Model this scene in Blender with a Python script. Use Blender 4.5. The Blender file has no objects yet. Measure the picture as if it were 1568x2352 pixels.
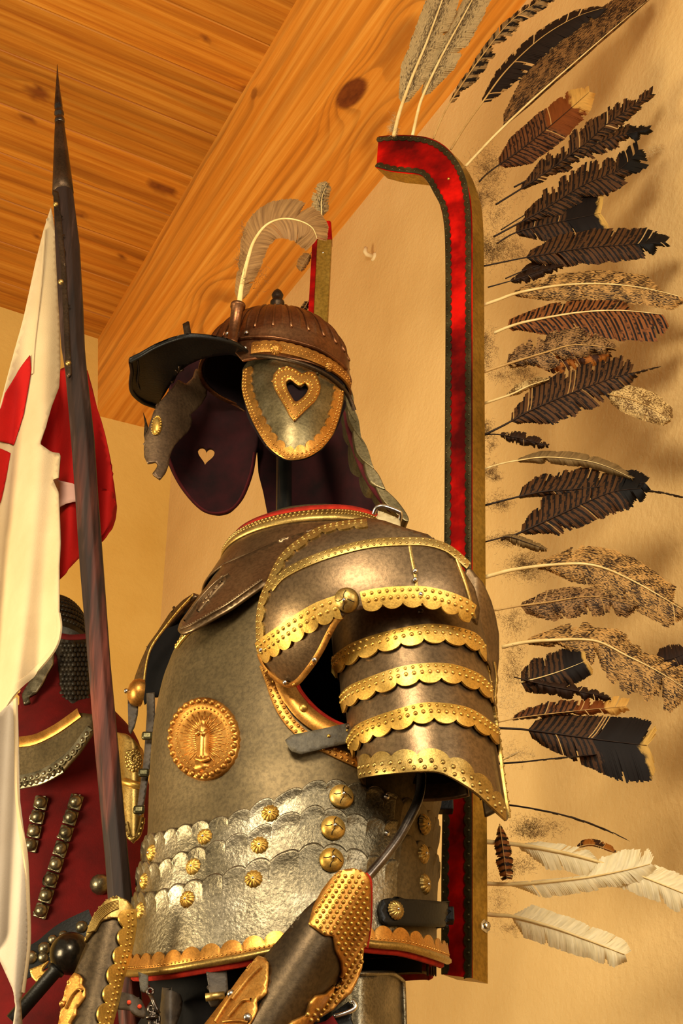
import bpy, bmesh, math, random
from math import sin, cos, pi, radians, sqrt, exp
from mathutils import Vector, Matrix, noise
from mathutils.bvhtree import BVHTree
from mathutils.geometry import delaunay_2d_cdt

random.seed(7)
SC = bpy.context.scene
COL = SC.collection

# ------------------------------------------------------------------ camera
FP, PITCH, CAMZ = 3400.0, radians(32), 0.8
CT, ST = cos(PITCH), sin(PITCH)
CAM = Vector((0, 0, CAMZ))
cd = bpy.data.cameras.new('camera'); cam = bpy.data.objects.new('camera', cd); COL.objects.link(cam)
cam.location = CAM; cam.rotation_euler = (pi/2 + PITCH, 0, 0)
cd.sensor_fit = 'VERTICAL'; cd.sensor_height = 36; cd.lens = FP/2352*36; cd.clip_start = .05
SC.camera = cam

# ------------------------------------------------------------------ light and exposure
vs = SC.view_settings
vs.view_transform = 'Standard'; vs.look = 'None'; vs.gamma = 1; vs.use_curve_mapping = False
vs.exposure = -0.02
wd = bpy.data.worlds.new('world'); SC.world = wd; wd.use_nodes = True
bg = wd.node_tree.nodes['Background']
bg.inputs[0].default_value = (1.0, .83, .58, 1); bg.inputs[1].default_value = .50

def area(name, loc, target, size, power, col):
    l = bpy.data.lights.new(name, 'AREA'); l.energy = power; l.size = size; l.color = col
    o = bpy.data.objects.new(name, l); COL.objects.link(o); o.location = loc
    o.rotation_euler = (Vector(target) - Vector(loc)).to_track_quat('-Z', 'Y').to_euler()
    return o
area('ceiling_lamp', (-.35, .0, 2.25), (.1, 2.4, 1.8), .55, 50, (1, .87, .64))
area('reflection_fill', (1.7, -1.0, 1.9), (.2, 2.1, 1.6), 1.0, 56, (1, .92, .76))  # added for highlights on the steel, not an actual window
area('wall_ceiling_fill', (-1.7, 1.5, 1.3), (-.5, 3.9, 3.7), .7, 70, (1, .84, .54))  # added to brighten left wall and ceiling, no fixture of the room

# ------------------------------------------------------------------ pixel rays
def ray(px, py):
    dx, dy = px - 784, 1176 - py
    return Vector((dx, FP*CT - dy*ST, FP*ST + dy*CT))
def W(px, py, Y):
    r = ray(px, py); return CAM + r*(Y/r.y)
def WZ(px, py, z):
    r = ray(px, py); return CAM + r*((z - CAMZ)/r.z)
def WP(px, py, p0, n):
    r = ray(px, py); return CAM + r*((p0 - CAM).dot(n)/r.dot(n))
def pix(P):
    d = P - CAM; dep = d.y*CT + d.z*ST
    return 784 + FP*d.x/dep, 1176 - FP*(-d.y*ST + d.z*CT)/dep
def plane3(a, b, c):
    n = (b - a).cross(c - a).normalized()
    return lambda px, py: WP(px, py, a, n)

# ------------------------------------------------------------------ 2d helpers
def spline(pts, n=8, closed=False):
    P = [Vector(p) for p in pts]; out = []; N = len(P)
    segs = N if closed else N - 1
    for i in range(segs):
        if closed: a, b, c, d = P[(i-1) % N], P[i], P[(i+1) % N], P[(i+2) % N]
        else: a, b, c, d = P[max(i-1, 0)], P[i], P[i+1], P[min(i+2, N-1)]
        for k in range(n):
            t = k/n
            out.append(.5*((2*b) + (c-a)*t + (2*a-5*b+4*c-d)*t*t + (3*b-a-3*c+d)*t**3))
    if not closed: out.append(P[-1])
    return out
def resample(pts, step, closed=False):
    P = [Vector(p) for p in pts]
    if closed: P = P + [P[0]]
    L = [0]
    for a, b in zip(P, P[1:]): L.append(L[-1] + (b-a).length)
    n = max(2, int(round(L[-1]/step))); out = []; j = 0
    for i in range(n + (0 if closed else 1)):
        s = L[-1]*i/n
        while j < len(L)-2 and L[j+1] < s: j += 1
        seg = L[j+1]-L[j]
        out.append(P[j].lerp(P[j+1], (s-L[j])/seg if seg > 1e-9 else 0))
    return out
def inpoly(x, y, poly):
    r = False; j = len(poly)-1
    for i in range(len(poly)):
        xi, yi = poly[i][0], poly[i][1]; xj, yj = poly[j][0], poly[j][1]
        if (yi > y) != (yj > y) and x < (xj-xi)*(y-yi)/(yj-yi) + xi: r = not r
        j = i
    return r
def interp(x, xs, ys):
    if x <= xs[0]: return ys[0]
    for i in range(1, len(xs)):
        if x <= xs[i]:
            t = (x-xs[i-1])/max(1e-9, xs[i]-xs[i-1]); return ys[i-1] + (ys[i]-ys[i-1])*t
    return ys[-1]
def sinterp(x, xs, ys):
    if x <= xs[0]: return ys[0]
    for i in range(1, len(xs)):
        if x <= xs[i]:
            t = (x-xs[i-1])/max(1e-9, xs[i]-xs[i-1])
            y0, y1, y2, y3 = ys[max(i-2, 0)], ys[i-1], ys[i], ys[min(i+1, len(ys)-1)]
            return .5*(2*y1 + (y2-y0)*t + (2*y0-5*y1+4*y2-y3)*t*t + (3*y1-y0-3*y2+y3)*t**3)
    return ys[-1]

# ------------------------------------------------------------------ mesh builder
ORG = {}
class M:
    def __init__(s): s.v = []; s.f = []; s.uv = {}; s.at = {}
    def add(s, p): s.v.append(Vector(p)); return len(s.v)-1
    def grid(s, rows, closed=False, flip=False, capu=False):
        nr, nc = len(rows), len(rows[0]); b = len(s.v)
        for r in rows: s.v.extend(Vector(p) for p in r)
        for i in range(nr-1):
            for j in range(nc if closed else nc-1):
                q = (b+i*nc+j, b+i*nc+(j+1) % nc, b+(i+1)*nc+(j+1) % nc, b+(i+1)*nc+j)
                s.f.append(q[::-1] if flip else q)
        if capu:
            s.f.append(tuple(b+j for j in range(nc))[::-1]); s.f.append(tuple(b+(nr-1)*nc+j for j in range(nc)))
        return b
    def tube(s, path, rad, n=8, cap=True, sx=1, up=None):
        P = [Vector(p) for p in path]; rows = []
        for i, p in enumerate(P):
            t = (P[min(i+1, len(P)-1)] - P[max(i-1, 0)]).normalized()
            if i == 0:
                u = up or (Vector((0, 0, 1)) if abs(t.z) < .9 else Vector((1, 0, 0)))
                a = (u - t*u.dot(t)).normalized()
            else: a = (a - t*a.dot(t)).normalized()
            b = t.cross(a); r = rad[i] if isinstance(rad, (list, tuple)) else rad
            rows.append([p + (a*cos(2*pi*k/n)*sx + b*sin(2*pi*k/n))*r for k in range(n)])
        s.grid(rows, True, capu=cap)
    def lathe(s, base, axis, prof, n=24, flute=None):
        ax = Vector(axis).normalized(); a = ax.orthogonal().normalized(); b = ax.cross(a); rows = []
        for r, h in prof:
            row = []
            for k in range(n):
                th = 2*pi*k/n; rr = r
                if flute: rr *= 1 + flute[1]*cos(flute[0]*th)
                row.append(Vector(base) + ax*h + (a*cos(th)+b*sin(th))*rr)
            rows.append(row)
        s.grid(rows, True, flip=False)
        b0 = len(s.v)-n
        s.f.append(tuple(b0+k for k in range(n)))
    def dome(s, P, N, r, h=None, n=8):
        h = h or r*.8; P = Vector(P); N = Vector(N).normalized(); a = N.orthogonal().normalized(); b = N.cross(a)
        base = len(s.v)
        for rr, hh in ((1, -.25), (.92, .42), (.55, .85)):
            for k in range(n):
                th = 2*pi*k/n; s.v.append(P + (a*cos(th)+b*sin(th))*r*rr + N*h*hh)
        top = s.add(P + N*h)
        for q in range(2):
            for k in range(n):
                s.f.append((base+q*n+k, base+q*n+(k+1) % n, base+(q+1)*n+(k+1) % n, base+(q+1)*n+k))
        for k in range(n): s.f.append((base+2*n+k, base+2*n+(k+1) % n, top))
    def box(s, c, X, Y, Z):
        c = Vector(c); b = len(s.v)
        for i in (-1, 1):
            for j in (-1, 1):
                for k in (-1, 1): s.v.append(c + X*i + Y*j + Z*k)
        for q in ((0,1,3,2), (4,6,7,5), (0,4,5,1), (2,3,7,6), (0,2,6,4), (1,5,7,3)): s.f.append(tuple(b+x for x in q))
    def patch(s, outline, fn, res=10, holes=(), keep=None, sm=0, closed_spline=False):
        ol = spline([Vector(p) for p in outline], 6, True) if closed_spline else outline
        ol = resample(ol, res*.8, True); loops = [ol] + [resample(spline(h, 6, True), res*.5, True) for h in holes]
        pts = []; eds = []
        for lp in loops:
            b = len(pts); pts += [Vector((p[0], p[1])) for p in lp]
            eds += [(b+i, b+(i+1) % len(lp)) for i in range(len(lp))]
        nb = len(pts)
        xs = [p.x for p in ol]; ys = [p.y for p in ol]
        y = min(ys) + res/2; row = 0
        bp = pts[:]
        while y < max(ys):
            x = min(xs) + (res/2 if row % 2 else res)
            while x < max(xs):
                if inpoly(x, y, ol) and not any(inpoly(x, y, h) for h in loops[1:]):
                    q = Vector((x, y))
                    if all((q-p).length_squared > (res*.45)**2 for p in bp): pts.append(q)
                x += res
            y += res*.87; row += 1
        vv, _, ff, _, _, _ = delaunay_2d_cdt(pts, eds, [], 0, 1e-5)
        b = len(s.v)
        for p in vv: s.v.append(fn(p.x, p.y))
        for f in ff:
            c = sum((vv[i] for i in f), Vector((0, 0)))/len(f)
            if inpoly(c.x, c.y, ol) and not any(inpoly(c.x, c.y, h) for h in loops[1:]):
                P = [s.v[b+i] for i in f]
                n = (P[1]-P[0]).cross(P[2]-P[0])
                s.f.append(tuple(b+i for i in (f if n.dot(CAM-P[0]) > 0 else f[::-1])))
        return s
    def strip(s, fn, pts, w, off=.002, h=.0015, scallop=None, beads=(), step=3, closed=False, thick=.003, sp=True, taper=None):
        px = resample(spline(pts, 8, closed) if sp else pts, step, closed)
        P = [fn(p.x, p.y) for p in px]; Nn = [nrm(fn, p.x, p.y) for p in px]; n = len(P)
        S = [0]
        for i in range(1, n): S.append(S[-1] + (P[i]-P[i-1]).length)
        rows = []; Bs = []
        for i in range(n):
            if closed: t = P[(i+1) % n]-P[(i-1) % n]
            else: t = P[min(i+1, n-1)]-P[max(i-1, 0)]
            t.normalize(); B = t.cross(Nn[i]).normalized(); Bs.append(B)
            k = 1 if not taper else taper(S[i]/S[-1])
            a = b = w/2*k
            if scallop:
                sc = scallop[0]*sqrt(abs(sin(pi*S[i]/scallop[1])))
                if scallop[2] > 0: b += sc
                else: a += sc
            N = Nn[i]
            rows.append([P[i]-B*a+N*(off-thick), P[i]-B*a+N*off, P[i]-B*a*.2+N*(off+h), P[i]+B*w/2*k*.6+N*(off+h), P[i]+B*b+N*off, P[i]+B*b+N*(off-thick)])
        if closed: rows.append(rows[0])
        s.grid([r[:2] for r in rows], flip=True); s.grid([r[1:5] for r in rows], flip=True); s.grid([r[4:] for r in rows], flip=True)
        for bd in beads:
            o, spc, r = bd[:3]; j = 0; d = spc*(bd[3] if len(bd) > 3 else .5)
            while d < S[-1]:
                while j < n-2 and S[j+1] < d: j += 1
                t = (d-S[j])/max(1e-9, S[j+1]-S[j])
                N = Nn[j]; s.dome(P[j].lerp(P[j+1], t) + Bs[j].lerp(Bs[j+1], t)*o*w/2 + N*(off+h*(1-abs(o))), N, r, n=7)
                d += spc
        return S[-1]
    def build(s, name, mat, parent=None, smooth=True, solid=0, bevel=0, sub=0, autos=None):
        me = bpy.data.meshes.new(name)
        o = bpy.data.objects.new(name, me); COL.objects.link(o)
        org = Vector((0, 0, 0))
        if parent is not None:
            o.parent = parent; org = ORG[parent.name]
        ORG[o.name] = org
        me.from_pydata([tuple(p - org) for p in s.v], [], s.f); me.update()
        for nm, d in s.uv.items():
            l = me.uv_layers.new(name=nm)
            for lp in me.loops: l.data[lp.index].uv = d[lp.vertex_index]
        for nm, d in s.at.items():
            a = me.attributes.new(nm, 'FLOAT', 'POINT'); a.data.foreach_set('value', d)
        if mat: me.materials.append(mat)
        if smooth: me.polygons.foreach_set('use_smooth', [True]*len(me.polygons))
        if solid:
            m = o.modifiers.new('solid', 'SOLIDIFY'); m.thickness = solid; m.offset = -1; m.use_even_offset = False
        if bevel:
            m = o.modifiers.new('bevel', 'BEVEL'); m.width = bevel; m.segments = 2; m.limit_method = 'ANGLE'
        if sub:
            m = o.modifiers.new('sub', 'SUBSURF'); m.levels = sub; m.render_levels = sub
        if autos and smooth:
            try: me.set_sharp_from_angle(angle=radians(autos))
            except Exception: pass
        return o
def nrm(fn, px, py, d=2.0):
    a = fn(px+d, py)-fn(px-d, py); b = fn(px, py-d)-fn(px, py+d)
    n = a.cross(b)
    if n.length < 1e-12: return Vector((0, -1, 0))
    n.normalize()
    return n if n.dot(CAM - fn(px, py)) > 0 else -n
def offs(fn, o):
    return lambda px, py: fn(px, py) + nrm(fn, px, py)*o

class Surf:
    """a curved body given by fn(u, v); pixels find their place on it by casting a ray"""
    def __init__(s, fn, nu, nv, cpx):
        s.fn = fn; s.nu = nu; s.nv = nv; s.c = Vector(cpx)
        s.pts = [fn(i/nu, j/nv) for j in range(nv+1) for i in range(nu+1)]
        s.uvs = [(i/nu, j/nv) for j in range(nv+1) for i in range(nu+1)]
        s.tri = []
        for j in range(nv):
            for i in range(nu):
                a = j*(nu+1)+i; s.tri += [(a, a+1, a+nu+2), (a, a+nu+2, a+nu+1)]
        s.bvh = BVHTree.FromPolygons(s.pts, s.tri)
    def cast(s, px, py):
        l, n, i, d = s.bvh.ray_cast(CAM, ray(px, py).normalized()); return l, n, i
    def at(s, px, py):
        l, n, i = s.cast(px, py)
        if l is not None: return l
        lo, hi = 0.0, 1.0; q = Vector((px, py)); best = None
        for _ in range(12):
            m = (lo+hi)/2; p = q.lerp(s.c, m); l2, n2, i2 = s.cast(p.x, p.y)
            if l2 is None: lo = m
            else: hi = m; best = l2
        return W(px, py, best.y if best else s.fn(.5, .5).y)
    def uv(s, px, py):
        l, n, i = s.cast(px, py)
        if l is None: return None
        a, b, c = s.tri[i]
        A, B, C = s.pts[a], s.pts[b], s.pts[c]
        v0, v1, v2 = B-A, C-A, l-A
        d00, d01, d11, d20, d21 = v0.dot(v0), v0.dot(v1), v1.dot(v1), v2.dot(v0), v2.dot(v1)
        den = d00*d11-d01*d01 or 1e-12; y = (d11*d20-d01*d21)/den; z = (d00*d21-d01*d20)/den
        U = [s.uvs[k] for k in (a, b, c)]
        return ((1-y-z)*U[0][0]+y*U[1][0]+z*U[2][0], (1-y-z)*U[0][1]+y*U[1][1]+z*U[2][1])
    def curve(s, pts):
        r = [s.uv(p.x, p.y) for p in spline(pts, 6)]
        r = sorted(x for x in r if x); return [x[0] for x in r], [x[1] for x in r]
    def n_at(s, u, v):
        e = 1e-3; a = s.fn(u+e, v)-s.fn(u-e, v); b = s.fn(u, min(v+e, 1))-s.fn(u, max(v-e, 0))
        return a.cross(b).normalized()
    def plate(s, m, top, bot, off, u0=0, u1=1, nu=120, nv=8, thick=.003, scal=None, sgn=1, flare=0):
        rows = [[] for _ in range(nv+1)]
        for i in range(nu+1):
            u = u0 + (u1-u0)*i/nu; t = top(u); b = bot(u)
            if scal: t += scal[0]*sqrt(abs(sin(pi*u*scal[1])))
            for j in range(nv+1):
                v = t + (b-t)*j/nv
                rows[j].append(s.fn(u, v) + s.n_at(u, v)*sgn*(off + flare*j/nv))
        m.grid(rows)
        return m

# ------------------------------------------------------------------ scene objects
def thing(name, label, cat, loc, group=None):
    o = bpy.data.objects.new(name, None); COL.objects.link(o); o.location = loc
    o.empty_display_size = .05
    ORG[o.name] = Vector(loc); o['label'] = label; o['category'] = cat
    if group: o['group'] = group
    return o
def tag(o, label, cat, group=None):
    o['label'] = label; o['category'] = cat
    if group: o['group'] = group
    return o
def struct(o): o['kind'] = 'structure'; return o

# ------------------------------------------------------------------ materials
def lin(h):
    h = h.lstrip('#'); c = [int(h[i:i+2], 16)/255 for i in (0, 2, 4)]
    return tuple(x/12.92 if x <= .04045 else ((x+.055)/1.055)**2.4 for x in c) + (1,)
class NT:
    def __init__(s, name):
        s.m = bpy.data.materials.new(name); s.m.use_nodes = True; s.t = s.m.node_tree
        s.b = s.t.nodes['Principled BSDF']; s.tc = s.t.nodes.new('ShaderNodeTexCoord')
    def n(s, typ, **k):
        x = s.t.nodes.new(typ)
        for a, b in k.items(): setattr(x, a, b)
        return x
    def l(s, a, b): s.t.links.new(a, b); return s
    def noise(s, scale, detail=4, rough=.55, vec=None, dist=0):
        x = s.n('ShaderNodeTexNoise'); x.inputs['Scale'].default_value = scale; x.inputs['Detail'].default_value = detail
        x.inputs['Roughness'].default_value = rough; x.inputs['Distortion'].default_value = dist
        s.l(vec or s.tc.outputs['Object'], x.inputs['Vector']); return x.outputs['Fac']
    def mapping(s, src, scale):
        x = s.n('ShaderNodeMapping'); x.inputs['Scale'].default_value = scale; s.l(src, x.inputs['Vector']); return x.outputs['Vector']
    def ramp(s, fac, stops, interp='LINEAR'):
        x = s.n('ShaderNodeValToRGB'); r = x.color_ramp; r.interpolation = interp
        while len(r.elements) < len(stops): r.elements.new(.5)
        for e, (p, c) in zip(r.elements, stops): e.position = p; e.color = lin(c) if isinstance(c, str) else (c, c, c, 1)
        s.l(fac, x.inputs['Fac']); return x.outputs['Color']
    def mix(s, fac, a, b, mode='MIX'):
        x = s.n('ShaderNodeMix', data_type='RGBA', blend_type=mode)
        for i, v in ((0, fac), (6, a), (7, b)):
            if isinstance(v, (int, float)): x.inputs[i].default_value = v
            elif isinstance(v, (tuple, str)): x.inputs[i].default_value = lin(v) if isinstance(v, str) else v
            else: s.l(v, x.inputs[i])
        return x.outputs[2]
    def math(s, op, a, b=0.0, c=None):
        x = s.n('ShaderNodeMath', operation=op)
        for i, v in enumerate((a, b) if c is None else (a, b, c)):
            if isinstance(v, (int, float)): x.inputs[i].default_value = v
            else: s.l(v, x.inputs[i])
        return x.outputs[0]
    def attr(s, name): return s.n('ShaderNodeAttribute', attribute_name=name).outputs['Fac']
    def uvm(s, name): return s.n('ShaderNodeUVMap', uv_map=name).outputs['UV']
    def sep(s, v):
        x = s.n('ShaderNodeSeparateXYZ'); s.l(v, x.inputs[0]); return x.outputs
    def bump(s, h, strength, dist=.002):
        x = s.n('ShaderNodeBump'); x.inputs['Strength'].default_value = strength; x.inputs['Distance'].default_value = dist
        s.l(h, x.inputs['Height']); s.l(x.outputs['Normal'], s.b.inputs['Normal']); return x
    def set(s, **k):
        for a, v in k.items():
            i = s.b.inputs[a.replace('_', ' ')]
            if isinstance(v, (int, float)): i.default_value = v
            elif isinstance(v, str): i.default_value = lin(v)
            elif isinstance(v, tuple): i.default_value = v
            else: s.l(v, i)
        return s.m
MAT = {}
def metal(name, c0, c1, c2, rough=(.3, .55), scale=9, bump=.15, bscale=260, metallic=.9, fine=.35):
    t = NT(name); a = t.noise(scale, 6, .62, dist=.6); g = t.noise(scale*28, 3, .6)
    base = t.ramp(a, [(.28, c0), (.5, c1), (.72, c2)])
    grain = t.ramp(g, [(.35, 1-fine), (.6, 1.0)])
    t.set(Base_Color=t.mix(1.0, base, grain, 'MULTIPLY'), Metallic=metallic)
    r = t.n('ShaderNodeMapRange'); r.inputs['To Min'].default_value = rough[0]; r.inputs['To Max'].default_value = rough[1]
    t.l(t.noise(scale*2.3, 5), r.inputs['Value']); t.l(r.outputs[0], t.b.inputs['Roughness'])
    t.bump(t.noise(bscale, 3, .6), bump, .0015)
    MAT[name] = t.m; return t.m
def plain(name, c0, c1, rough=.6, scale=20, bump=.2, bscale=200, metallic=0, sheen=0):
    t = NT(name); t.b.inputs['Specular IOR Level'].default_value = .2; sheen = 0
    t.set(Base_Color=t.ramp(t.noise(scale, 5, .6), [(.3, c0), (.7, c1)]), Roughness=rough, Metallic=metallic)
    if sheen: t.set(Sheen_Weight=sheen, Sheen_Roughness=.4, Sheen_Tint=lin(c1))
    t.bump(t.noise(bscale, 3), bump, .0015)
    MAT[name] = t.m; return t.m

metal('armor_steel', '#463923', '#5e4f34', '#726042', (.42, .6), 7, .10, 420, .75)
metal('pauldron_steel', '#574531', '#776045', '#8c7453', (.30, .46), 7, .08, 420, .88)
metal('cast_steel', '#574e3c', '#7e735c', '#a69b84', (.26, .52), 10, .6, 190, .92, .45)
metal('helmet_bronze', '#4a2f1c', '#74492c', '#8c6240', (.28, .45), 8, .1, 300, .9)
metal('cheek_steel', '#4a3f2a', '#786a4a', '#948668', (.32, .5), 9, .12, 300, .9)
metal('dark_iron', '#2e2118', '#40301f', '#584230', (.35, .5), 9, .2, 300, .8)
metal('brass', '#94702c', '#c79c48', '#dfba68', (.32, .5), 14, .12, 420, .85, .3)
metal('old_brass', '#7d6636', '#a8894a', '#c5a766', (.3, .5), 14, .14, 420, .9, .35)
metal('copper_brass', '#84551f', '#b98038', '#d6a152', (.3, .48), 14, .1, 420, .85, .3)
metal('bright_rivet', '#a09a90', '#c8c2b8', '#e0dcd4', (.15, .3), 20, .03, 300, 1.0, .1)
metal('rod_steel', '#3a3430', '#5a5048', '#7a6e62', (.2, .35), 30, .05, 300, .95)
metal('vambrace_steel', '#35291c', '#4a3c2a', '#5e4e38', (.34, .5), 7, .08, 420, .85)
plain('black_leather', '#070605', '#120f0c', .42, 20, .25, 260)
plain('brown_leather', '#2e2620', '#54483a', .5, 40, .35, 180)
plain('grey_leather', '#3c362c', '#5e5646', .5, 90, .4, 240)
plain('pale_leather', '#94835f', '#b6a67e', .6, 60, .3, 240)
metal('nasal_bronze', '#3e2d1e', '#5e4832', '#765e42', (.38, .52), 9, .12, 300, .75)
plain('cheek_velvet', '#140406', '#2c080c', .9, 22, .3, 200)
plain('dark_lining', '#080204', '#160609', .9, 30, .3, 200, sheen=.15)
plain('black_cloth', '#070504', '#100c0a', .85, 30, .3, 200)
plain('red_felt', '#7c1408', '#a8240e', .9, 60, .4, 300, sheen=.3)
plain('red_coat', '#3c0202', '#5c0505', .85, 12, .3, 300, sheen=.2)
# ================================================================== room
RDIR = Vector((-.4897, .8718, 0)); LDIR = Vector((.8718, .4897, 0))
CORNER = Vector((-.634, 4.6, 0)); HCEIL = 4.35
UPZ = Vector((0, 0, 1))
def plaster(name, c0, c1, c2, bs=70, bstr=.5):
    t = NT(name); a = t.noise(1.6, 5, .6)
    base = t.ramp(a, [(.3, c0), (.5, c1), (.7, c2)])
    t.set(Base_Color=base, Roughness=.85)
    h = t.math('ADD', t.noise(bs, 4, .6), t.math('MULTIPLY', t.noise(9, 3), .8))
    t.bump(h, bstr, .006); MAT[name] = t.m; return t.m
plaster('plaster_right', '#c8a264', '#d2ae70', '#dab87c')
plaster('plaster_left', '#cfa64e', '#d8b25c', '#e0bc66', 40, .3)
def wall(name, p0, d, n, length, mat):
    m = M(); h = HCEIL + .1; t = n*.12
    m.box(p0 + d*length/2 + UPZ*h/2 - t/1, d*length/2, n*.12, UPZ*h/2)
    return struct(m.build(name, mat, smooth=False))
wall('wall_right', CORNER, -RDIR, -LDIR, 6.2, MAT['plaster_right'])
wall('wall_left', CORNER + LDIR*.2, -LDIR, -RDIR, 5.0, MAT['plaster_left'])
m = M(); m.box((0, 1.0, -.05), Vector((5, 0, 0)), Vector((0, 5, 0)), Vector((0, 0, .05)))
fl = NT('floor_boards'); fl.set(Base_Color=fl.ramp(fl.noise(6, 5), [(.3, '#4a2c14'), (.7, '#7a5028')]), Roughness=.5)
struct(m.build('floor', fl.m, smooth=False))

# wood whose grain is the height lines of a field computed per vertex
def wood(name, c_lo, c_mid, c_hi, knot, rough=.5):
    t = NT(name); g = t.attr('grain'); k = t.attr('knot'); tone = t.attr('tone')
    uv = t.uvm('UVMap')
    fine = t.noise(1.0, 5, .65, t.mapping(uv, (6, 160, 1)))
    wob = t.noise(1.0, 3, .5, t.mapping(uv, (2.2, 14, 1)))
    ph = t.math('ADD', g, t.math('MULTIPLY', wob, .7))
    w = t.math('FRACT', ph)                                   # early wood to late wood, then a sharp line
    streak = t.noise(1.0, 4, .6, t.mapping(uv, (1.1, 42, 1)))
    base = t.ramp(t.math('MULTIPLY_ADD', fine, .35, streak), [(.45, c_lo), (.66, c_mid), (.88, c_hi)])
    line = t.ramp(w, [(0, .15), (.12, 0.0), (.45, 0.0), (.86, 1.0), (.95, .9), (1, .15)])
    mask = t.ramp(t.noise(1.0, 3, .5, t.mapping(uv, (.9, 9, 1))), [(.38, .12), (.68, .85)])
    mask = t.math('MAXIMUM', mask, t.math('MULTIPLY', t.attr('swirl'), .8))
    base = t.mix(t.math('MULTIPLY', line, mask), base, t.mix(.55, base, knot))
    big = t.ramp(t.noise(1.0, 3, .5, t.mapping(uv, (1.2, 7, 1))), [(.3, .86), (.7, 1.0)])
    base = t.mix(1.0, base, big, 'MULTIPLY')
    tn = t.n('ShaderNodeCombineColor')
    for i in range(3): t.l(tone, tn.inputs[i])
    base = t.mix(1.0, base, tn.outputs[0], 'MULTIPLY')
    base = t.mix(k, base, t.ramp(t.noise(1.0, 3, .6, t.mapping(uv, (30, 60, 1))), [(.3, knot), (.7, '#7a3c12')]))
    t.set(Base_Color=base, Roughness=rough); t.b.inputs['Specular IOR Level'].default_value = .35
    t.bump(fine, .12, .001); MAT[name] = t.m; return t.m
wood('pine_board', '#a45a12', '#c07820', '#d39236', '#5a2608')
wood('pine_beam', '#cc7c20', '#e09232', '#efac4c', '#5a240a')

def woodgrid(m, P00, P10, P01, P11, nu, nv, L, Wd, freq, knots, tone, seed, wav=1.0):
    """bilinear sheet; u along the grain (metres), v across; knots = (u, v, ru, rv, amp, dark)"""
    b = len(m.v); rnd = random.Random(seed); ox = rnd.uniform(0, 50)
    for j in range(nv+1):
        for i in range(nu+1):
            s, t = i/nu, j/nv
            m.v.append((P00.lerp(P10, s)).lerp(P01.lerp(P11, s), t))
            u, v = s*L, t*Wd
            g = v + wav*(.03*noise.noise((u*.55+ox, v*3, seed)) + .010*noise.noise((u*1.6+ox, v*9, seed+3)))
            kd = 0; sw = 0
            for ku, kv, ru, rv, amp, dk in knots:
                d = ((u-ku)/ru)**2 + ((v-kv)/rv)**2
                g += amp*exp(-d*.30); sw = max(sw, exp(-d*.16)*min(1, abs(amp)*14))
                kd = max(kd, dk*max(0, min(1, (1.15-d)*2.2)))
            m.at.setdefault('grain', []).append(g*freq)
            m.at.setdefault('knot', []).append(kd); m.at.setdefault('swirl', []).append(sw); m.at.setdefault('tone', []).append(tone)
            m.uv.setdefault('UVMap', []).append((u+ox, v+seed*.37))
    for j in range(nv):
        for i in range(nu):
            a = b+j*(nu+1)+i; m.f.append((a, a+nu+1, a+nu+2, a+1))

def rc(P): return P.dot(RDIR)
def lc(P): return P.dot(LDIR)
BEAM_L = lc(Vector((-.901, 4.45, 0)))
# plank ceiling: boards run square to the beam
m = M(); seam0, bw = 2.752, .2045
ceil_knots = {}
for px, py, ru, rv in ((88, 215, .035, .03), (372, 432, .05, .025), (567, 210, .02, .02), (180, 495, .02, .02), (62, 268, .03, .012), (90, 545, .015, .012), (280, 590, .015, .01), (470, 90, .012, .01)):
    P = WZ(px, py, HCEIL); k = int(math.floor((rc(P)-seam0)/bw)); ceil_knots.setdefault(k, []).append((P, ru, rv))
for k in range(-9, 8):
    r0, r1 = seam0 + k*bw, seam0 + (k+1)*bw
    def cp(l, r, z): return LDIR*l + RDIR*r + UPZ*z
    L0, L1 = BEAM_L - 2.6, BEAM_L + .12
    g = .004
    kn = [(lc(P)-L0, rc(P)-r0, ru, rv, .05, .9) for P, ru, rv in ceil_knots.get(k, [])]
    rr = random.Random(k+40)
    woodgrid(m, cp(L0, r0+g, HCEIL), cp(L1, r0+g, HCEIL), cp(L0, r1-g, HCEIL), cp(L1, r1-g, HCEIL), 110, 12, 2.72, bw, rr.uniform(9, 22), kn, rr.uniform(.80, 1.10), k+20, .8)
    # bevelled groove sides, shaded and lit edge put into the tone
    woodgrid(m, cp(L0, r1-g, HCEIL), cp(L1, r1-g, HCEIL), cp(L0, r1, HCEIL+.006), cp(L1, r1, HCEIL+.006), 20, 1, 2.72, .02, 30, [], .75, k+60)
    woodgrid(m, cp(L0, r0, HCEIL+.006), cp(L1, r0, HCEIL+.006), cp(L0, r0+g, HCEIL), cp(L1, r0+g, HCEIL), 20, 1, 2.72, .02, 30, [], 1.1, k+90)
ce = m.build('ceiling', MAT['pine_board'], smooth=False); struct(ce)
mm = ce.modifiers.new('solid', 'SOLIDIFY'); mm.thickness = .05; mm.offset = -1
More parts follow.
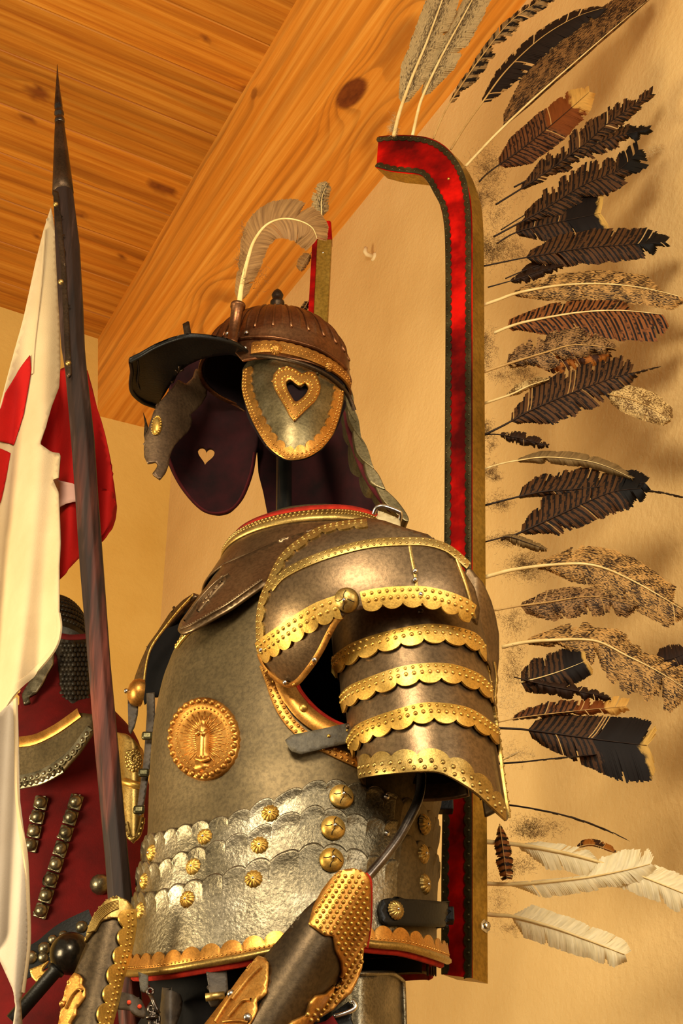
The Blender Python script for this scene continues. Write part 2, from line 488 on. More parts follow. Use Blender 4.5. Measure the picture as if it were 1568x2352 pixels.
# roof beam along the right wall
A0 = WZ(218, 790, HCEIL); A1 = WZ(690, -15, HCEIL); A1 = A0 + (A1-A0)*1.6
B0 = Vector((-.901, 4.45, 4.0)); B1 = B0 - RDIR*3.4
C0 = CORNER + UPZ*4.02; C1 = C0 - RDIR*3.4
bx = A0 + (A1-A0)*(3.4/((A1-A0).length)); A1 = bx
def bface(px, py):
    n = (A1-A0).cross(B0-A0).normalized(); P = WP(px, py, A0, n)
    return (P-A0).dot((A1-A0).normalized()), max(0, min(.5, (A0.z-P.z)))
kn = []
for px, py, ru, rv, amp, dk in ((640, 190, .15, .03, .03, 0), (575, 215, .02, .018, .03, .5), (292, 830, .02, .02, .03, .5)):
    u, v = bface(px, py); kn.append((u, v, ru, rv, amp, dk))
kb = []; nb = (B1-B0).cross(C0-B0).normalized()
for px, py, ru, rv, amp, dk in ((806, 214, .066, .036, .11, 1.0), (905, 92, .10, .035, .08, .15), (915, 15, .08, .04, .06, .05), (480, 668, .06, .035, .07, .12), (845, 300, .09, .03, .06, .1), (470, 735, .07, .03, .05, .05)):
    P = WP(px, py, B0, nb); kb.append(((P-B0).dot((B1-B0).normalized()), (P-B0).dot(LDIR), ru, rv, amp, dk))
m = M()
woodgrid(m, A0, A1, B0, B1, 420, 60, 3.4, .35, 15, kn, 1.0, 3)
woodgrid(m, B0, B1, C0, C1, 420, 50, 3.4, .3, 26, kb, .95, 7)
up = UPZ*.12
woodgrid(m, C0, C1, C0+UPZ*.45, C1+UPZ*.45, 40, 4, 3.4, .3, 22, [], .9, 9)
woodgrid(m, A0, B0, A0+LDIR*.3, C0, 4, 4, .3, .3, 22, [], .9, 11)
o = m.build('trim_1', MAT['pine_beam'], smooth=False); struct(o)
# small white hook in the right wall
def wallR(px, py): return WP(px, py, CORNER, -LDIR)
t = thing('wall_hook', 'small white hook sticking out of the plaster wall beside the tall red wing frame', 'hook', wallR(856, 592))
P = wallR(858, 590); m = M()
m.lathe(P + LDIR*.002, -LDIR, [(.014, 0), (.014, .004), (.008, .007)], 16); m.build('base', plain('hook_white', '#cdb083', '#e0c898', .5), t)
m = M(); m.tube([P, P-LDIR*.025, P-LDIR*.034+Vector((.004, 0, .004)), P-LDIR*.036+Vector((.008, 0, .02))], [.007, .007, .007, .006], 10); m.build('peg', MAT['hook_white'], t)
# ================================================================== cuirass
TY = 2.0
TOR = [  # pixel height, left and right silhouette at the body's mid depth, half depth
 (1225, 585, 890, .085), (1290, 545, 930, .11), (1345, 498, 958, .135), (1400, 462, 975, .155), (1470, 427, 985, .17), (1560, 388, 1000, .178), (1620, 370, 1008, .18),
 (1700, 357, 1012, .182), (1790, 351, 1012, .182), (1912, 347, 1000, .18), (1960, 342, 996, .18), (2060, 337, 992, .18), (2140, 336, 990, .18), (2290, 330, 990, .18), (2440, 328, 990, .18)]
zs, cx, aa, bb = [], [], [], []
for py, xl, xr, b in reversed(TOR):
    p, q = W(xl, py, TY), W(xr, py, TY)
    zs.append(p.z); cx.append((p.x+q.x)/2); aa.append((q.x-p.x)/2); bb.append(b)
ZT0, ZT1 = zs[-1], zs[0]
def torso(u, v, k=0):
    """u turns from the back (+X) past the camera side to the front keel (-X); v runs from top to bottom"""
    z = ZT0 + (ZT1-ZT0)*v; ph = -2*pi*u
    a, b, c = sinterp(z, zs, aa), sinterp(z, zs, bb), sinterp(z, zs, cx)
    x, y = cos(ph), sin(ph)
    e = .92
    x = math.copysign(abs(x)**e, x); y = math.copysign(abs(y)**e, y)
    d = (ph + pi + .20 + pi) % (2*pi) - pi
    keel = .012*exp(-(abs(d)/.12))
    return Vector((c + (a+k)*x - keel, TY + (b+k)*y - keel*.3, z))
TS = Surf(torso, 240, 120, (680, 1750))
cu = thing('cuirass', 'steel breastplate and backplate with scalloped lower bands, gilt rosettes and an oval gilt medallion', 'armour', (.0, TY, ZT1))

ARMHOLE = [(690, 1500), (672, 1545), (676, 1575), (694, 1604), (724, 1636), (761, 1662), (800, 1680), (850, 1690), (930, 1660), (940, 1500), (860, 1400), (760, 1420)]
def cut(m, poly):
    keep = []
    for f in m.f:
        c = sum((m.v[i] for i in f), Vector((0, 0, 0)))/len(f)
        x, y = pix(c)
        if c.y < TY and inpoly(x, y, poly): continue
        keep.append(f)
    m.f = keep
def vrows(m, u0, u1, nu, v0, v1, nv, off):
    m.grid([[torso(u0+(u1-u0)*i/nu, v0+(v1-v0)*j/nv, off) for i in range(nu+1)] for j in range(nv+1)])
SEAM = .135            # where the breastplate laps over the backplate on the near side
b1x, b1v = TS.curve([(352, 1921), (370, 1919), (421, 1905), (465, 1894), (502, 1887), (539, 1876), (576, 1861), (613, 1842), (650, 1831), (687, 1813), (724, 1802), (754, 1798), (798, 1805), (857, 1816), (898, 1832)])
b2x, b2v = TS.curve([(345, 1985), (380, 1990), (428, 1968), (487, 1950), (539, 1931), (594, 1913), (650, 1883), (687, 1872), (724, 1861), (761, 1868), (816, 1883), (900, 1895)])
b3x, b3v = TS.curve([(340, 2057), (384, 2057), (428, 2042), (487, 2027), (532, 2012), (587, 1990), (643, 1975), (687, 1957), (724, 1950), (761, 1953), (805, 1964), (850, 1979), (900, 1990)])
bbx, bbv = TS.curve([(335, 2214), (406, 2212), (483, 2202), (559, 2190), (620, 2175), (700, 2158), (780, 2150), (841, 2158), (905, 2165), (988, 2190)])
f1 = lambda u: interp(u, b1x, b1v); f2 = lambda u: interp(u, b2x, b2v); f3 = lambda u: interp(u, b3x, b3v); fb = lambda u: interp(u % 1, bbx, bbv) - .055*max(0, sin(2*pi*((u % 1)-.5)))**.7
USEAM = TS.uv(900, 1850)[0]
# backplate and breastplate
m = M()
def platefn(m, u0, u1, nu, top, bot, nv, off):
    rows = [[] for _ in range(nv+1)]
    for i in range(nu+1):
        u = u0+(u1-u0)*i/nu; t, b = top(u), bot(u)
        for j in range(nv+1): rows[j].append(torso(u, t+(b-t)*j/nv, off))
    m.grid(rows)
platefn(m, USEAM, .62, 260, lambda u: .0, lambda u: f1(u)+.03, 150, .002); cut(m, ARMHOLE)
m.build('breastplate', MAT['armor_steel'], cu, solid=.003)
m = M(); platefn(m, .60, 1+USEAM+.03, 200, lambda u: .0, lambda u: fb(u % 1), 130, -.003); cut(m, ARMHOLE)
bp = m.build('backplate', MAT['armor_steel'], cu, solid=.003); bp['label'] = 'plain darker backplate'
m = M(); platefn(m, 0, 1, 200, lambda u: .0, lambda u: fb(u)-.002, 120, -.012); cut(m, [(p[0], p[1]) for p in ARMHOLE])
m.build('lining', MAT['dark_lining'], cu)
# scalloped waist lames, each lapping over the one above
def lame(name, top, bot, off, u0, u1, period, amp, mat, nu=560):
    m = M(); rows = [[] for _ in range(11)]
    for i in range(nu+1):
        u = u0+(u1-u0)*i/nu; uu = u % 1
        sc = amp*(sqrt(abs(sin(pi*u*period)))-.6)
        t, b = top(uu)-sc, bot(uu)
        for j, (fr, o) in enumerate(((0, -.004), (0, .0), (.012, .0026), (.045, .003), (.10, .0006), (.3, 0), (.5, 0), (.7, 0), (.85, 0), (.93, 0), (1, 0))):
            rows[j].append(torso(u, t+(b-t)*fr, off+o))
    m.grid(rows); return m.build(name, mat, cu, solid=.002)
for nm, tp, bt, o in (('waist_lame', f1, lambda u: f2(u)+.03, .006), ('waist_lame', f2, lambda u: f3(u)+.03, .011), ('waist_lame', f3, fb, .016)):
    lame(nm, tp, bt, o, USEAM, .60, 46, .012, MAT['cast_steel'])
for nm, tp, o in (('back_lame', lambda u: .545, .001), ('back_lame', lambda u: .615, .004), ('back_lame', lambda u: .68, .007)):
    l = lame(nm, tp, lambda u: min(fb(u), tp(u)+.11) if nm == '' else fb(u), o, .98, 1+USEAM+.02, 40, .014, MAT['armor_steel'], 160)
    l['label'] = 'scalloped brown steel lame on the backplate'

T = lambda o: (lambda px, py: torso_at(px, py, o))
def torso_at(px, py, o):
    r = TS.uv(px, py)
    return torso(r[0], r[1], o) if r else TS.at(px, py)
# gilt rosettes
def rosette(P, N, r, parent, pet=12, mat='brass', rivet='bright_rivet'):
    m = M(); a = N.orthogonal().normalized(); b = N.cross(a); rows = []
    for q in range(9):
        f = q/8; row = []
        for k in range(pet*6):
            th = 2*pi*k/(pet*6); fl = abs(cos(th*pet/2))
            rr = r*f*(1 if q < 7 else (.9+.1*fl))
            h = r*(.42*(1-f*f) - .25*max(0, .35-f)) * (1 + (.35*(fl-.6) if q > 2 else 0))
            if q == 8: h = -.002
            row.append(P + (a*cos(th)+b*sin(th))*rr + N*h)
        rows.append(row)
    m.grid(rows[::-1], True)
    o = m.build('rosette', MAT[mat], parent)
    m2 = M(); m2.dome(P+N*r*.22, N, r*.2, r*.26, 12); m2.build('rivet', MAT[rivet], o)
    return o
for px, py, rp, o in ((622, 1872, 22, .007), (476, 1925, 20.5, .007), (600, 1948, 22, .012), (456, 1996, 21, .012), (589, 2028, 22.5, .017), (449, 2073, 21.5, .017), (358, 1961, 21, .007), (350, 2027, 20, .012), (350, 2096, 21, .017)):
    P = torso_at(px, py, o); N = nrm(T(o), px, py)
    rosette(P, N, rp*(P-CAM).dot(Vector((0, CT, ST)))/FP, cu)
for px, py in ((964, 1896), (960, 1963), (964, 2033)):
    P = torso_at(px, py, .008); N = nrm(T(.006), px, py); rosette(P, N, .0145, cu, mat='old_brass')
# three large domed bosses
def boss(P, N, r, parent, mat='brass'):
    m = M(); m.lathe(P, N, [(r*cos(i*pi/16), -.003+r*.68*sin(i*pi/16)) for i in range(9)][:8] + [(r*.08, r*.676)], 40)
    o = m.build('boss', MAT[mat], parent)
    m = M(); m.dome(P+N*r*.64, N, r*.16, r*.14, 12); m.build('rivet', MAT['bright_rivet'], o)
    m = M()
    for k in range(4):
        a = N.orthogonal().normalized(); b = N.cross(a); th = .6+k*1.6; d = a*cos(th)+b*sin(th); c = N.cross(d)
        m.tube([P+d*r*cos(e)*1.005+N*(r*.68*sin(e)*1.005-.003)+c*r*.10*sin(e*5+k) for e in (1.35, 1.15, .95, .75)], [.0007]*4, 5)
    m.build('crease', MAT['dark_iron'], o)
    return o
for px, py, bo in ((779, 1835, .011), (758, 1910, .016), (752, 1986, .021)):
    P = torso_at(px, py, bo); N = nrm(T(.01), px, py); boss(P, N, 29*(P-CAM).dot(Vector((0, CT, ST)))/FP, cu)
for px, py in ((875, 1836), (875, 1920), (890, 2008), (808, 1668)):
    P = torso_at(px, py, .012); m = M(); m.dome(P, nrm(T(.01), px, py), .0042, .003, 12); m.build('rivet', MAT['bright_rivet'], cu)
# small pitted dimples between the bosses
# lower rim: brass scallops over a rope edge and red felt
RIM = [(318, 2214), (337, 2228), (406, 2226), (483, 2214), (559, 2201), (620, 2187), (700, 2170), (780, 2162), (841, 2168), (905, 2174), (988, 2197)]
ft = T(.021)
m = M(); m.strip(ft, RIM, .013, .002, .002, (.011, .0275, -1), [(-.1, .0058, .0017), (.6, .0058, .0014)], step=2.2)
rm = m.build('rim_trim', MAT['copper_brass'], cu)
m = M(); m.strip(T(.019), [(p[0], p[1]+11) for p in RIM], .010, .005, .004, step=3); m.build('rope_edge', MAT['old_brass'], cu)
m = M(); m.strip(T(.012), [(p[0], p[1]+17) for p in RIM], .012, .003, .003, step=5); m.build('felt_edge', MAT['red_felt'], cu)
# inside of the back rim seen from below: red felt tube bottom
m = M(); rows = [[], [], []]
for i in range(81):
    u = i/80; v = fb(u)
    rows[0].append(torso(u, v+.006, .004)); rows[1].append(torso(u, v+.010, -.002)); rows[2].append(torso(u, v-.03, -.012))
m.grid(rows); m.build('felt_hem', MAT['red_felt'], cu)
# armhole roll
AH = [(608, 1530), (620, 1561), (632, 1598), (650, 1638), (676, 1672), (710, 1700), (763, 1728), (822, 1756)]
m = M(); m.strip(T(.003), AH, .014, .002, .001, None, [(-.55, .0085, .0028), (.5, .0085, .0026, .9)], step=3); m.build('armhole_band', MAT['copper_brass'], cu)
AH2 = [(650, 1545), (657, 1577), (672, 1607), (698, 1640), (735, 1668), (775, 1686), (815, 1700)]
m = M(); m.strip(T(.004), AH2, .026, .003, .004, step=4); m.build('armhole_roll', MAT['copper_brass'], cu)
AH3 = [(672, 1548), (681, 1575), (696, 1601), (726, 1634), (763, 1660), (800, 1675)]
m = M(); m.strip(T(.002), AH3, .006, .004, .003, step=4); m.build('felt_piping', MAT['red_felt'], cu)
m = M()
P = torso_at(696, 1634, .012); m.dome(P, nrm(T(.01), 696, 1634), .006, .006, 14); m.build('rivet', MAT['brass'], cu)
# front left edge bead
m = M(); m.strip(T(.004), [(486, 1418), (452, 1444), (428, 1468), (412, 1490)], .004, .002, .002, None, [(0, .006, .002)], step=3); m.build('neck_bead', MAT['brass'], cu)
# oval medallion with a robed figure in rays
mc, mrx, mry = (473, 1700), 80, 95
ftm = T(.003)
med_n = nrm(ftm, 473, 1700)
def mp(ax, ay, h=0):
    px, py = mc[0]+ax*mrx, mc[1]+ay*mry
    return ftm(px, py) + med_n*h
m = M(); rows = []
for q, h in ((0, .004), (.2, .0045), (.4, .004), (.6, .0035), (.72, .004), (.78, .006), (.9, .006), (.97, .005), (1.0, .003), (1.0, -.003)):
    rows.append([mp(q*cos(2*pi*k/72)*(1+.02*(q > .95)*cos(30*2*pi*k/72)), q*sin(2*pi*k/72), h) for k in range(72)])
m.grid(rows, True, flip=True)
med = m.build('medallion', MAT['copper_brass'], cu); med['label'] = 'oval gilt medallion with a robed figure in rays'
m = M()
for k in range(30):
    th = 2*pi*k/30; m.dome(mp(.90*cos(th), .90*sin(th), .005), med_n, .0050, .0055, 10)
for k in range(40):
    th = 2*pi*k/40; m.dome(mp(.74*cos(th), .74*sin(th), .004), med_n, .0020, .0022, 8)
m.build('bead_rim', MAT['copper_brass'], med)
m = M()
for k in range(44):
    th = 2*pi*k/44 + .07
    r0, r1 = .22, .55 + .1*(k % 2)
    a = mp(r0*cos(th)*.9, r0*sin(th)*1.4+.02, .004); b = mp(r1*cos(th), r1*sin(th)+.0, .0042)
    m.tube([a, b], [.0013, .0009], 5)
m.build('rays', MAT['copper_brass'], med)
m = M()
prof = [(-.47, .03), (-.44, .065), (-.38, .07), (-.33, .05), (-.29, .09), (-.22, .15), (-.1, .17), (.05, .165), (.2, .17), (.35, .175), (.45, .2), (.5, .14), (.53, .02)]
rows = []
for y, w in prof:
    row = []
    for k in range(13):
        t = -1+2*k/12; fold = .0010*cos(t*9+y*3)
        row.append(mp(.02+w*t + .03*y*y, y, .003 + (.0085*sqrt(max(0, 1-t*t)) + fold*(1-t*t))*(min(1, w/.1))))
    rows.append(row)
m.grid(rows, flip=True)
for s in (-1, 1): m.tube([mp(.02+s*.14, -.16, .009), mp(.02+s*.10, -.05, .013), mp(.03, -.09, .0145)], [.003, .003, .002], 8)
m.tube([mp(-.16+.4*i/8, .50+.05*sin(pi*i/8), .008) for i in range(9)], [.003]*9, 8)
m.box(mp(.03, .66, .006), Vector((.010, 0, 0)), med_n*.002, Vector((0, 0, .006)))
m.build('robed_figure', MAT['copper_brass'], med)
# hanging leather arm strap and back strap
fst = T(.006)
m = M(); m.patch([(657, 1712), (672, 1700), (735, 1686), (803, 1669), (806, 1714), (745, 1729), (690, 1744), (668, 1736)], lambda px, py: torso_at(px, py, .018), 9)
st = m.build('side_strap', MAT['grey_leather'], cu, solid=.003)
for px, py, r in ((787, 1690, .002), (748, 1703, .0025)):
    m = M(); P = torso_at(px, py, .019); m.dome(P, nrm(fst, px, py), r, r*.6); m.build('eyelet', MAT['brass'], st)
m = M(); m.patch([(852, 2078), (862, 2074), (930, 2075), (1003, 2077), (1003, 2133), (930, 2135), (862, 2136), (851, 2126), (847, 2100)], lambda px, py: torso_at(px, py, .024), 9)
st = m.build('back_strap', MAT['black_leather'], cu, solid=.004)
P = torso_at(877, 2102, .028); rosette(P, nrm(T(.02), 877, 2102), 23*(P-CAM).dot(Vector((0, CT, ST)))/FP, st, 16, 'old_brass')
# iron brackets that carry the wing
m = M()
for px, py in ((1010, 1850), (1010, 2103)):
    a = W(px-14, py, 2.06); m = M(); m.box(a+Vector((.012, .0, 0)), Vector((.016, 0, 0)), Vector((0, .012, 0)), Vector((0, 0, .010)))
    m.build('wing_bracket', MAT['black_leather'], cu, bevel=.002, smooth=False)

# ================================================================== gorget
Pg = W(770, 1263, TY); Pg2 = W(700, 1620, TY)
def gor(u, v):
    ph = -2*pi*u; t = v
    a = .165 + .105*t; b = .115 + .125*t; c = Pg.x - .03*t
    z = Pg.z + (Pg2.z-Pg.z)*t
    
    if cos(ph) > 0: a *= .62 + .3*t
    return Vector((c + a*cos(ph), TY + b*sin(ph), z))
GS = Surf(gor, 160, 60, (690, 1330))
go = thing('gorget', 'steel neck plate with studded brass collar bands and red lining, lying over the breastplate', 'armour', tuple(Pg))
G = lambda o: (lambda px, py: (lambda r: gor(*r)+GS.n_at(*r)*o if r else GS.at(px, py))(GS.uv(px, py)))
sg = 1 if GS.n_at(.25, .5).y < 0 else -1
G = lambda o: (lambda px, py: (lambda r: gor(*r)+GS.n_at(*r)*o*sg if r else GS.at(px, py))(GS.uv(px, py)))
m = M(); m.patch([(514, 1302), (560, 1282), (635, 1248), (700, 1226), (757, 1210), (800, 1212), (860, 1216), (850, 1300), (760, 1320), (625, 1340), (604, 1352), (533, 1402), (470, 1438), (446, 1451), (421, 1461), (411, 1453), (418, 1432), (431, 1414), (452, 1384), (472, 1358), (502, 1323)], G(.004), 9)
m.build('neck_plate', MAT['pauldron_steel'], go, solid=.004)
m = M(); m.grid([[gor(i/120, .05+.25*j/12) for i in range(121)] for j in range(13)]); m.build('neck_ring', MAT['pauldron_steel'], go, solid=.003)
# standing collar: ring band round the neck
m = M(); rows = [[], [], [], []]
for i in range(121):
    u = i/120
    for j, (v, o) in enumerate(((-.008, .001), (-.005, .005), (.05, .006), (.085, .003))):
        P = gor(u, max(v, 0)); P.z += (-v*.1 if v < 0 else 0); rows[j].append(P + Vector((cos(-2*pi*u), sin(-2*pi*u), 0))*o)
m.grid(rows); cb = m.build('collar_band', MAT['old_brass'], go, solid=.003)
m = M()
for k in range(150):
    u = k/150
    for v in (.012, .038):
        P = gor(u, v) + Vector((cos(-2*pi*u), sin(-2*pi*u), 0))*.0055; m.dome(P, Vector((cos(-2*pi*u), sin(-2*pi*u), .1)), .0024, .0026, 6)
m.build('collar_studs', MAT['old_brass'], go)
m = M(); rows = [[], [], []]
for i in range(81):
    u = i/80; d = Vector((cos(-2*pi*u), sin(-2*pi*u), 0)); P = gor(u, 0)
    rows[0].append(P+d*.001); rows[1].append(P-d*.002+UPZ*.013); rows[2].append(P-d*.012+UPZ*.0)
m.grid(rows, flip=True); m.build('red_lining', MAT['red_felt'], go, solid=.003)
m = M(); m.strip(G(.006), [(421, 1452), (446, 1442), (490, 1417), (533, 1391), (604, 1340)], .004, .001, .001, None, [(0, .0042, .0013)], step=3)
m.strip(G(.006), [(430, 1432), (462, 1386), (500, 1345), (530, 1326)], .003, .001, .001, step=3)
m.build('stitched_border', MAT['pauldron_steel'], go)
m = M()
for pts in ([(458, 1408), (462, 1388), (478, 1366), (500, 1344), (518, 1328), (520, 1340), (506, 1356), (488, 1376), (470, 1398), (460, 1410)], [(472, 1390), (484, 1384), (482, 1372), (492, 1370), (496, 1358), (504, 1356), (508, 1344), (514, 1342)], [(476, 1382), (490, 1366), (504, 1350)]): m.strip(G(.003), pts, .0032, .0015, .0022, step=3)
m.build('embossed_ornament', MAT['pauldron_steel'], go)
# ================================================================== near pauldron and upper arm lames
PY0 = 1.855
pcx = W(872, 1452, PY0)
def paul(u, v):
    th = -pi*u                      # right, near, left
    la = pi*(.5 - v)                # top to bottom
    x, y, z = cos(la)*cos(th), cos(la)*sin(th), sin(la)
    e = .86
    f = lambda t: math.copysign(abs(t)**e, t)
    return Vector((pcx.x + .188*f(x), pcx.y + .198*f(y), pcx.z + .148*f(z)))
PS = Surf(paul, 160, 120, (870, 1452))
P_ = lambda o: (lambda px, py: PS.at(px, py) + pn(px, py)*o)
def pn(px, py):
    P = PS.at(px, py) - pcx
    return Vector((P.x/.188**2, P.y/.198**2, P.z/.148**2)).normalized()
pa = thing('pauldron', 'large domed shoulder plate with scalloped brass bands and four arm lames on the near shoulder', 'armour', tuple(pcx))
OUT = [(645, 1276), (617, 1332), (600, 1374), (593, 1424), (593, 1497), (610, 1533), (640, 1566), (666, 1576), (688, 1568), (708, 1546), (727, 1523), (745, 1492), (760, 1462), (775, 1432), (792, 1412), (834, 1398), (890, 1392), (941, 1388), (1000, 1392), (1043, 1403), (1079, 1416), (1094, 1437), (1100, 1400), (1088, 1352), (1062, 1310), (1030, 1270), (982, 1230), (926, 1214), (880, 1198), (839, 1191), (790, 1197), (737, 1212), (690, 1240)]
m = M(); m.patch(OUT, P_(.002), 8); m.build('shoulder_plate', MAT['pauldron_steel'], pa, solid=.004)
BE = MAT['brass']; OB = MAT['old_brass']
def ptrim(name, pts, w, off, sc, bd, mat, h=.001):
    m = M(); m.strip(P_(0), pts, w, off, h, sc, bd, step=2.2); return m.build(name, mat, pa)
ptrim('edge_trim', [(601, 1500), (599, 1425), (607, 1376), (625, 1335), (652, 1282), (695, 1245), (740, 1219), (790, 1208), (843, 1203)], .014, .004, (.007, .022, 1), [(-.35, .008, .0021), (.45, .008, .0023)], OB)
ptrim('arc_band', [(628, 1352), (660, 1318), (740, 1281), (839, 1254), (931, 1247), (985, 1250), (1030, 1266), (1072, 1302)], .014, .004, None, [(-.5, .0085, .0022), (.5, .0085, .0022, .9)], OB)
ptrim('chest_band', [(600, 1494), (620, 1478), (661, 1450), (705, 1421), (740, 1402), (778, 1389)], .024, .005, (.008, .0235, 1), [(-.45, .0105, .0031), (.35, .0105, .0033, .9)], BE)
ptrim('arm_band', [(830, 1378), (870, 1370), (920, 1366), (970, 1366), (1020, 1376), (1060, 1391), (1082, 1406)], .020, .0055, (.0085, .026, 1), [(-.5, .0095, .0028), (.4, .0095, .0031, .9)], BE)
ptrim('flap_edge', [(598, 1500), (612, 1530), (641, 1560), (666, 1570), (685, 1563), (704, 1542), (722, 1518), (740, 1488), (755, 1458), (772, 1428), (786, 1414)], .008, .004, None, [(0, .05, .003)], MAT['copper_brass'])
P = P_(.004)(796, 1379); boss(P, pn(796, 1379), 30*(P-CAM).dot(Vector((0, CT, ST)))/FP, pa, 'old_brass')
for px, py in ((951, 1315), (951, 1334), (963, 1366), (607, 1490), (660, 1562), (726, 1511)):
    m = M(); m.dome(P_(.006)(px, py), pn(px, py), .0036, .003, 10); m.build('rivet', MAT['bright_rivet'], pa)
# worn gilt seam streaks running down the shoulder
m = M(); m.strip(P_(0), [(938, 1245), (945, 1285), (952, 1320), (958, 1365), (964, 1392)], .004, .003, .0005, step=5); m.strip(P_(0), [(1046, 1285), (1062, 1330), (1078, 1385), (1086, 1420)], .005, .0035, .001, step=4); m.build('gilt_seam', OB, pa)
# rear shoulder wing of the pauldron
def rearfn(px, py):
    t = (px-1085)/65; return W(px, py, 1.845 + .05*max(0, t)**2 + .03*(py-1400)/300)
m = M(); m.patch([(1064, 1316), (1079, 1303), (1110, 1339), (1128, 1380), (1138, 1415), (1146, 1457), (1146, 1513), (1141, 1560), (1137, 1600), (1140, 1666), (1131, 1650), (1122, 1590), (1112, 1530), (1100, 1480), (1092, 1432), (1082, 1370)], rearfn, 7)
m.build('rear_plate', MAT['pauldron_steel'], pa, solid=.004)
m = M(); m.strip(rearfn, [(1076, 1340), (1090, 1395), (1100, 1450), (1112, 1520), (1122, 1580), (1130, 1630), (1139, 1662)], .007, .002, .002, None, [(0, .008, .002)], step=3); m.build('rear_trim', OB, pa)
m = M(); m.strip(rearfn, [(1133, 1520), (1139, 1560), (1136, 1600), (1139, 1655)], .004, .001, .001, step=3, scallop=(.004, .016, -1)); m.build('rear_edge', OB, pa)
# buckle and strap end at the collar
fb_ = lambda px, py: W(px, py, 1.84)
bk = [(858, 1180), (864, 1167), (880, 1163), (912, 1174), (920, 1182), (914, 1206)]
m = M(); m.tube([W(p.x, p.y, 1.835+.0006*(p.y-1163)) for p in spline(bk, 6)], .0035, 8); m.build('buckle', MAT['bright_rivet'], pa)
m = M(); m.patch([(867, 1172), (890, 1180), (917, 1192), (921, 1217), (895, 1222), (868, 1210)], lambda px, py: W(px, py, 1.825-.0005*(py-1172)), 7); m.build('strap_tip', MAT['pale_leather'], pa, solid=.004)

# upper arm: a tapered sleeve of lapping lames
AY = 1.80
arm_rows = [(1330, 785, 1075), (1420, 776, 1084), (1487, 782, 1098), (1548, 791, 1108), (1625, 801, 1121), (1691, 810, 1131), (1742, 824, 1140), (1790, 830, 1146), (1900, 838, 1160)]
az = [W(0, a[0], AY).z for a in arm_rows][::-1]
ac = [((W(a[1], a[0], AY)+W(a[2], a[0], AY))/2).x for a in arm_rows][::-1]
ar = [((W(a[2], a[0], AY)-W(a[1], a[0], AY))/2).x for a in arm_rows][::-1]
def armf(u, v):
    z = az[-1] + (az[0]-az[-1])*v; ph = pi*.25 - 2*pi*u
    return Vector((sinterp(z, az, ac) + sinterp(z, az, ar)*cos(ph), AY + .088*sin(ph), z))
AS = Surf(armf, 200, 100, (960, 1600))
asg = 1 if AS.n_at(.375, .5).y < 0 else -1
def AF(o):
    def f(px, py):
        r = AS.uv(px, py)
        return armf(*r) + AS.n_at(*r)*asg*o if r else AS.at(px, py)
    return f
E0 = [(776, 1405), (840, 1395), (900, 1385), (1000, 1385), (1080, 1410)]
E1 = [(784, 1541), (800, 1527), (839, 1505), (916, 1484), (992, 1474), (1069, 1490), (1096, 1520)]
E2 = [(800, 1625), (812, 1612), (839, 1599), (931, 1568), (1018, 1562), (1084, 1583), (1112, 1608)]
E3 = [(812, 1722), (830, 1700), (865, 1683), (941, 1659), (992, 1651), (1069, 1662), (1132, 1704)]
E4 = [(829, 1783), (900, 1777), (995, 1775), (1043, 1793), (1094, 1829), (1128, 1860), (1156, 1886)]
edges = []
for E in (E0, E1, E2, E3, E4):
    xs, ys = AS.curve(E); edges.append((lambda xs, ys: (lambda u: interp(u, xs, ys)))(xs, ys))
for k in range(4):
    m = M(); top = edges[k]; bot = edges[k+1]
    AS.plate(m, (lambda u, t=top, k=k: t(u) - (.02 if k == 0 else .02)), bot, .001 + .0028*(3-k), 0.02, .98, 160, 12, sgn=asg, flare=.003)
    m.build('arm_lame', MAT['pauldron_steel'], pa, solid=.003)
def atrim(pts, off, side, mat, name='lame_trim', w=.0195):
    m = M(); m.strip(AF(0), pts, w, off, .001, (.0085, .0265, side), [(-.55, .0088, .0027), (.3, .0092, .0032, .9)] if side > 0 else [(-.2, .0125, .0032), (.5, .0125, .0030, .9)], step=2.2)
    return m.build(name, mat, pa)
atrim([(783, 1528), (800, 1513), (839, 1492), (916, 1470), (992, 1459), (1069, 1474), (1094, 1500)], .0135, 1, BE)
atrim([(800, 1610), (812, 1598), (839, 1584), (931, 1553), (1018, 1547), (1084, 1567), (1112, 1592)], .0105, 1, BE)
atrim([(813, 1707), (830, 1684), (865, 1667), (941, 1643), (992, 1635), (1069, 1647), (1128, 1684)], .0078, 1, BE)
m = M(); m.strip(AF(0), [(833, 1770), (900, 1762), (995, 1758), (1040, 1774), (1090, 1808), (1120, 1838), (1150, 1868)], .020, .006, .001, (.010, .034, -1), [(-.35, .0125, .0034), (.5, .0125, .0032, .9)], step=2.2); m.build('lower_trim', OB, pa)
m = M(); lv = lambda i, j: .12 + (edges[4](.02+.96*i/60)-.06-.12)*j/20
rows = [[armf(.02+.96*i/60, lv(i, j)) + AS.n_at(.02+.96*i/60, lv(i, j))*asg*-.004 for i in range(61)] for j in range(21)]
m.grid(rows); m.build('sleeve_lining', MAT['dark_lining'], pa)
for px, py in ((963, 1413), (817, 1668)):
    m = M(); m.dome(AF(.011)(px, py), nrm(AF(.01), px, py), .004, .003, 10); m.build('rivet', MAT['dark_iron'], pa)
m = M(); m.strip(AF(0), [(1098, 1500), (1112, 1560), (1122, 1620), (1134, 1700), (1143, 1780), (1157, 1880)], .004, .008, .001, None, [(0, .012, .0018)], step=4); m.build('rear_seam', OB, pa)

metal('trim_dark', '#33301e', '#4e4930', '#6e6644', (.28, .5), 14, .2, 300, .85)
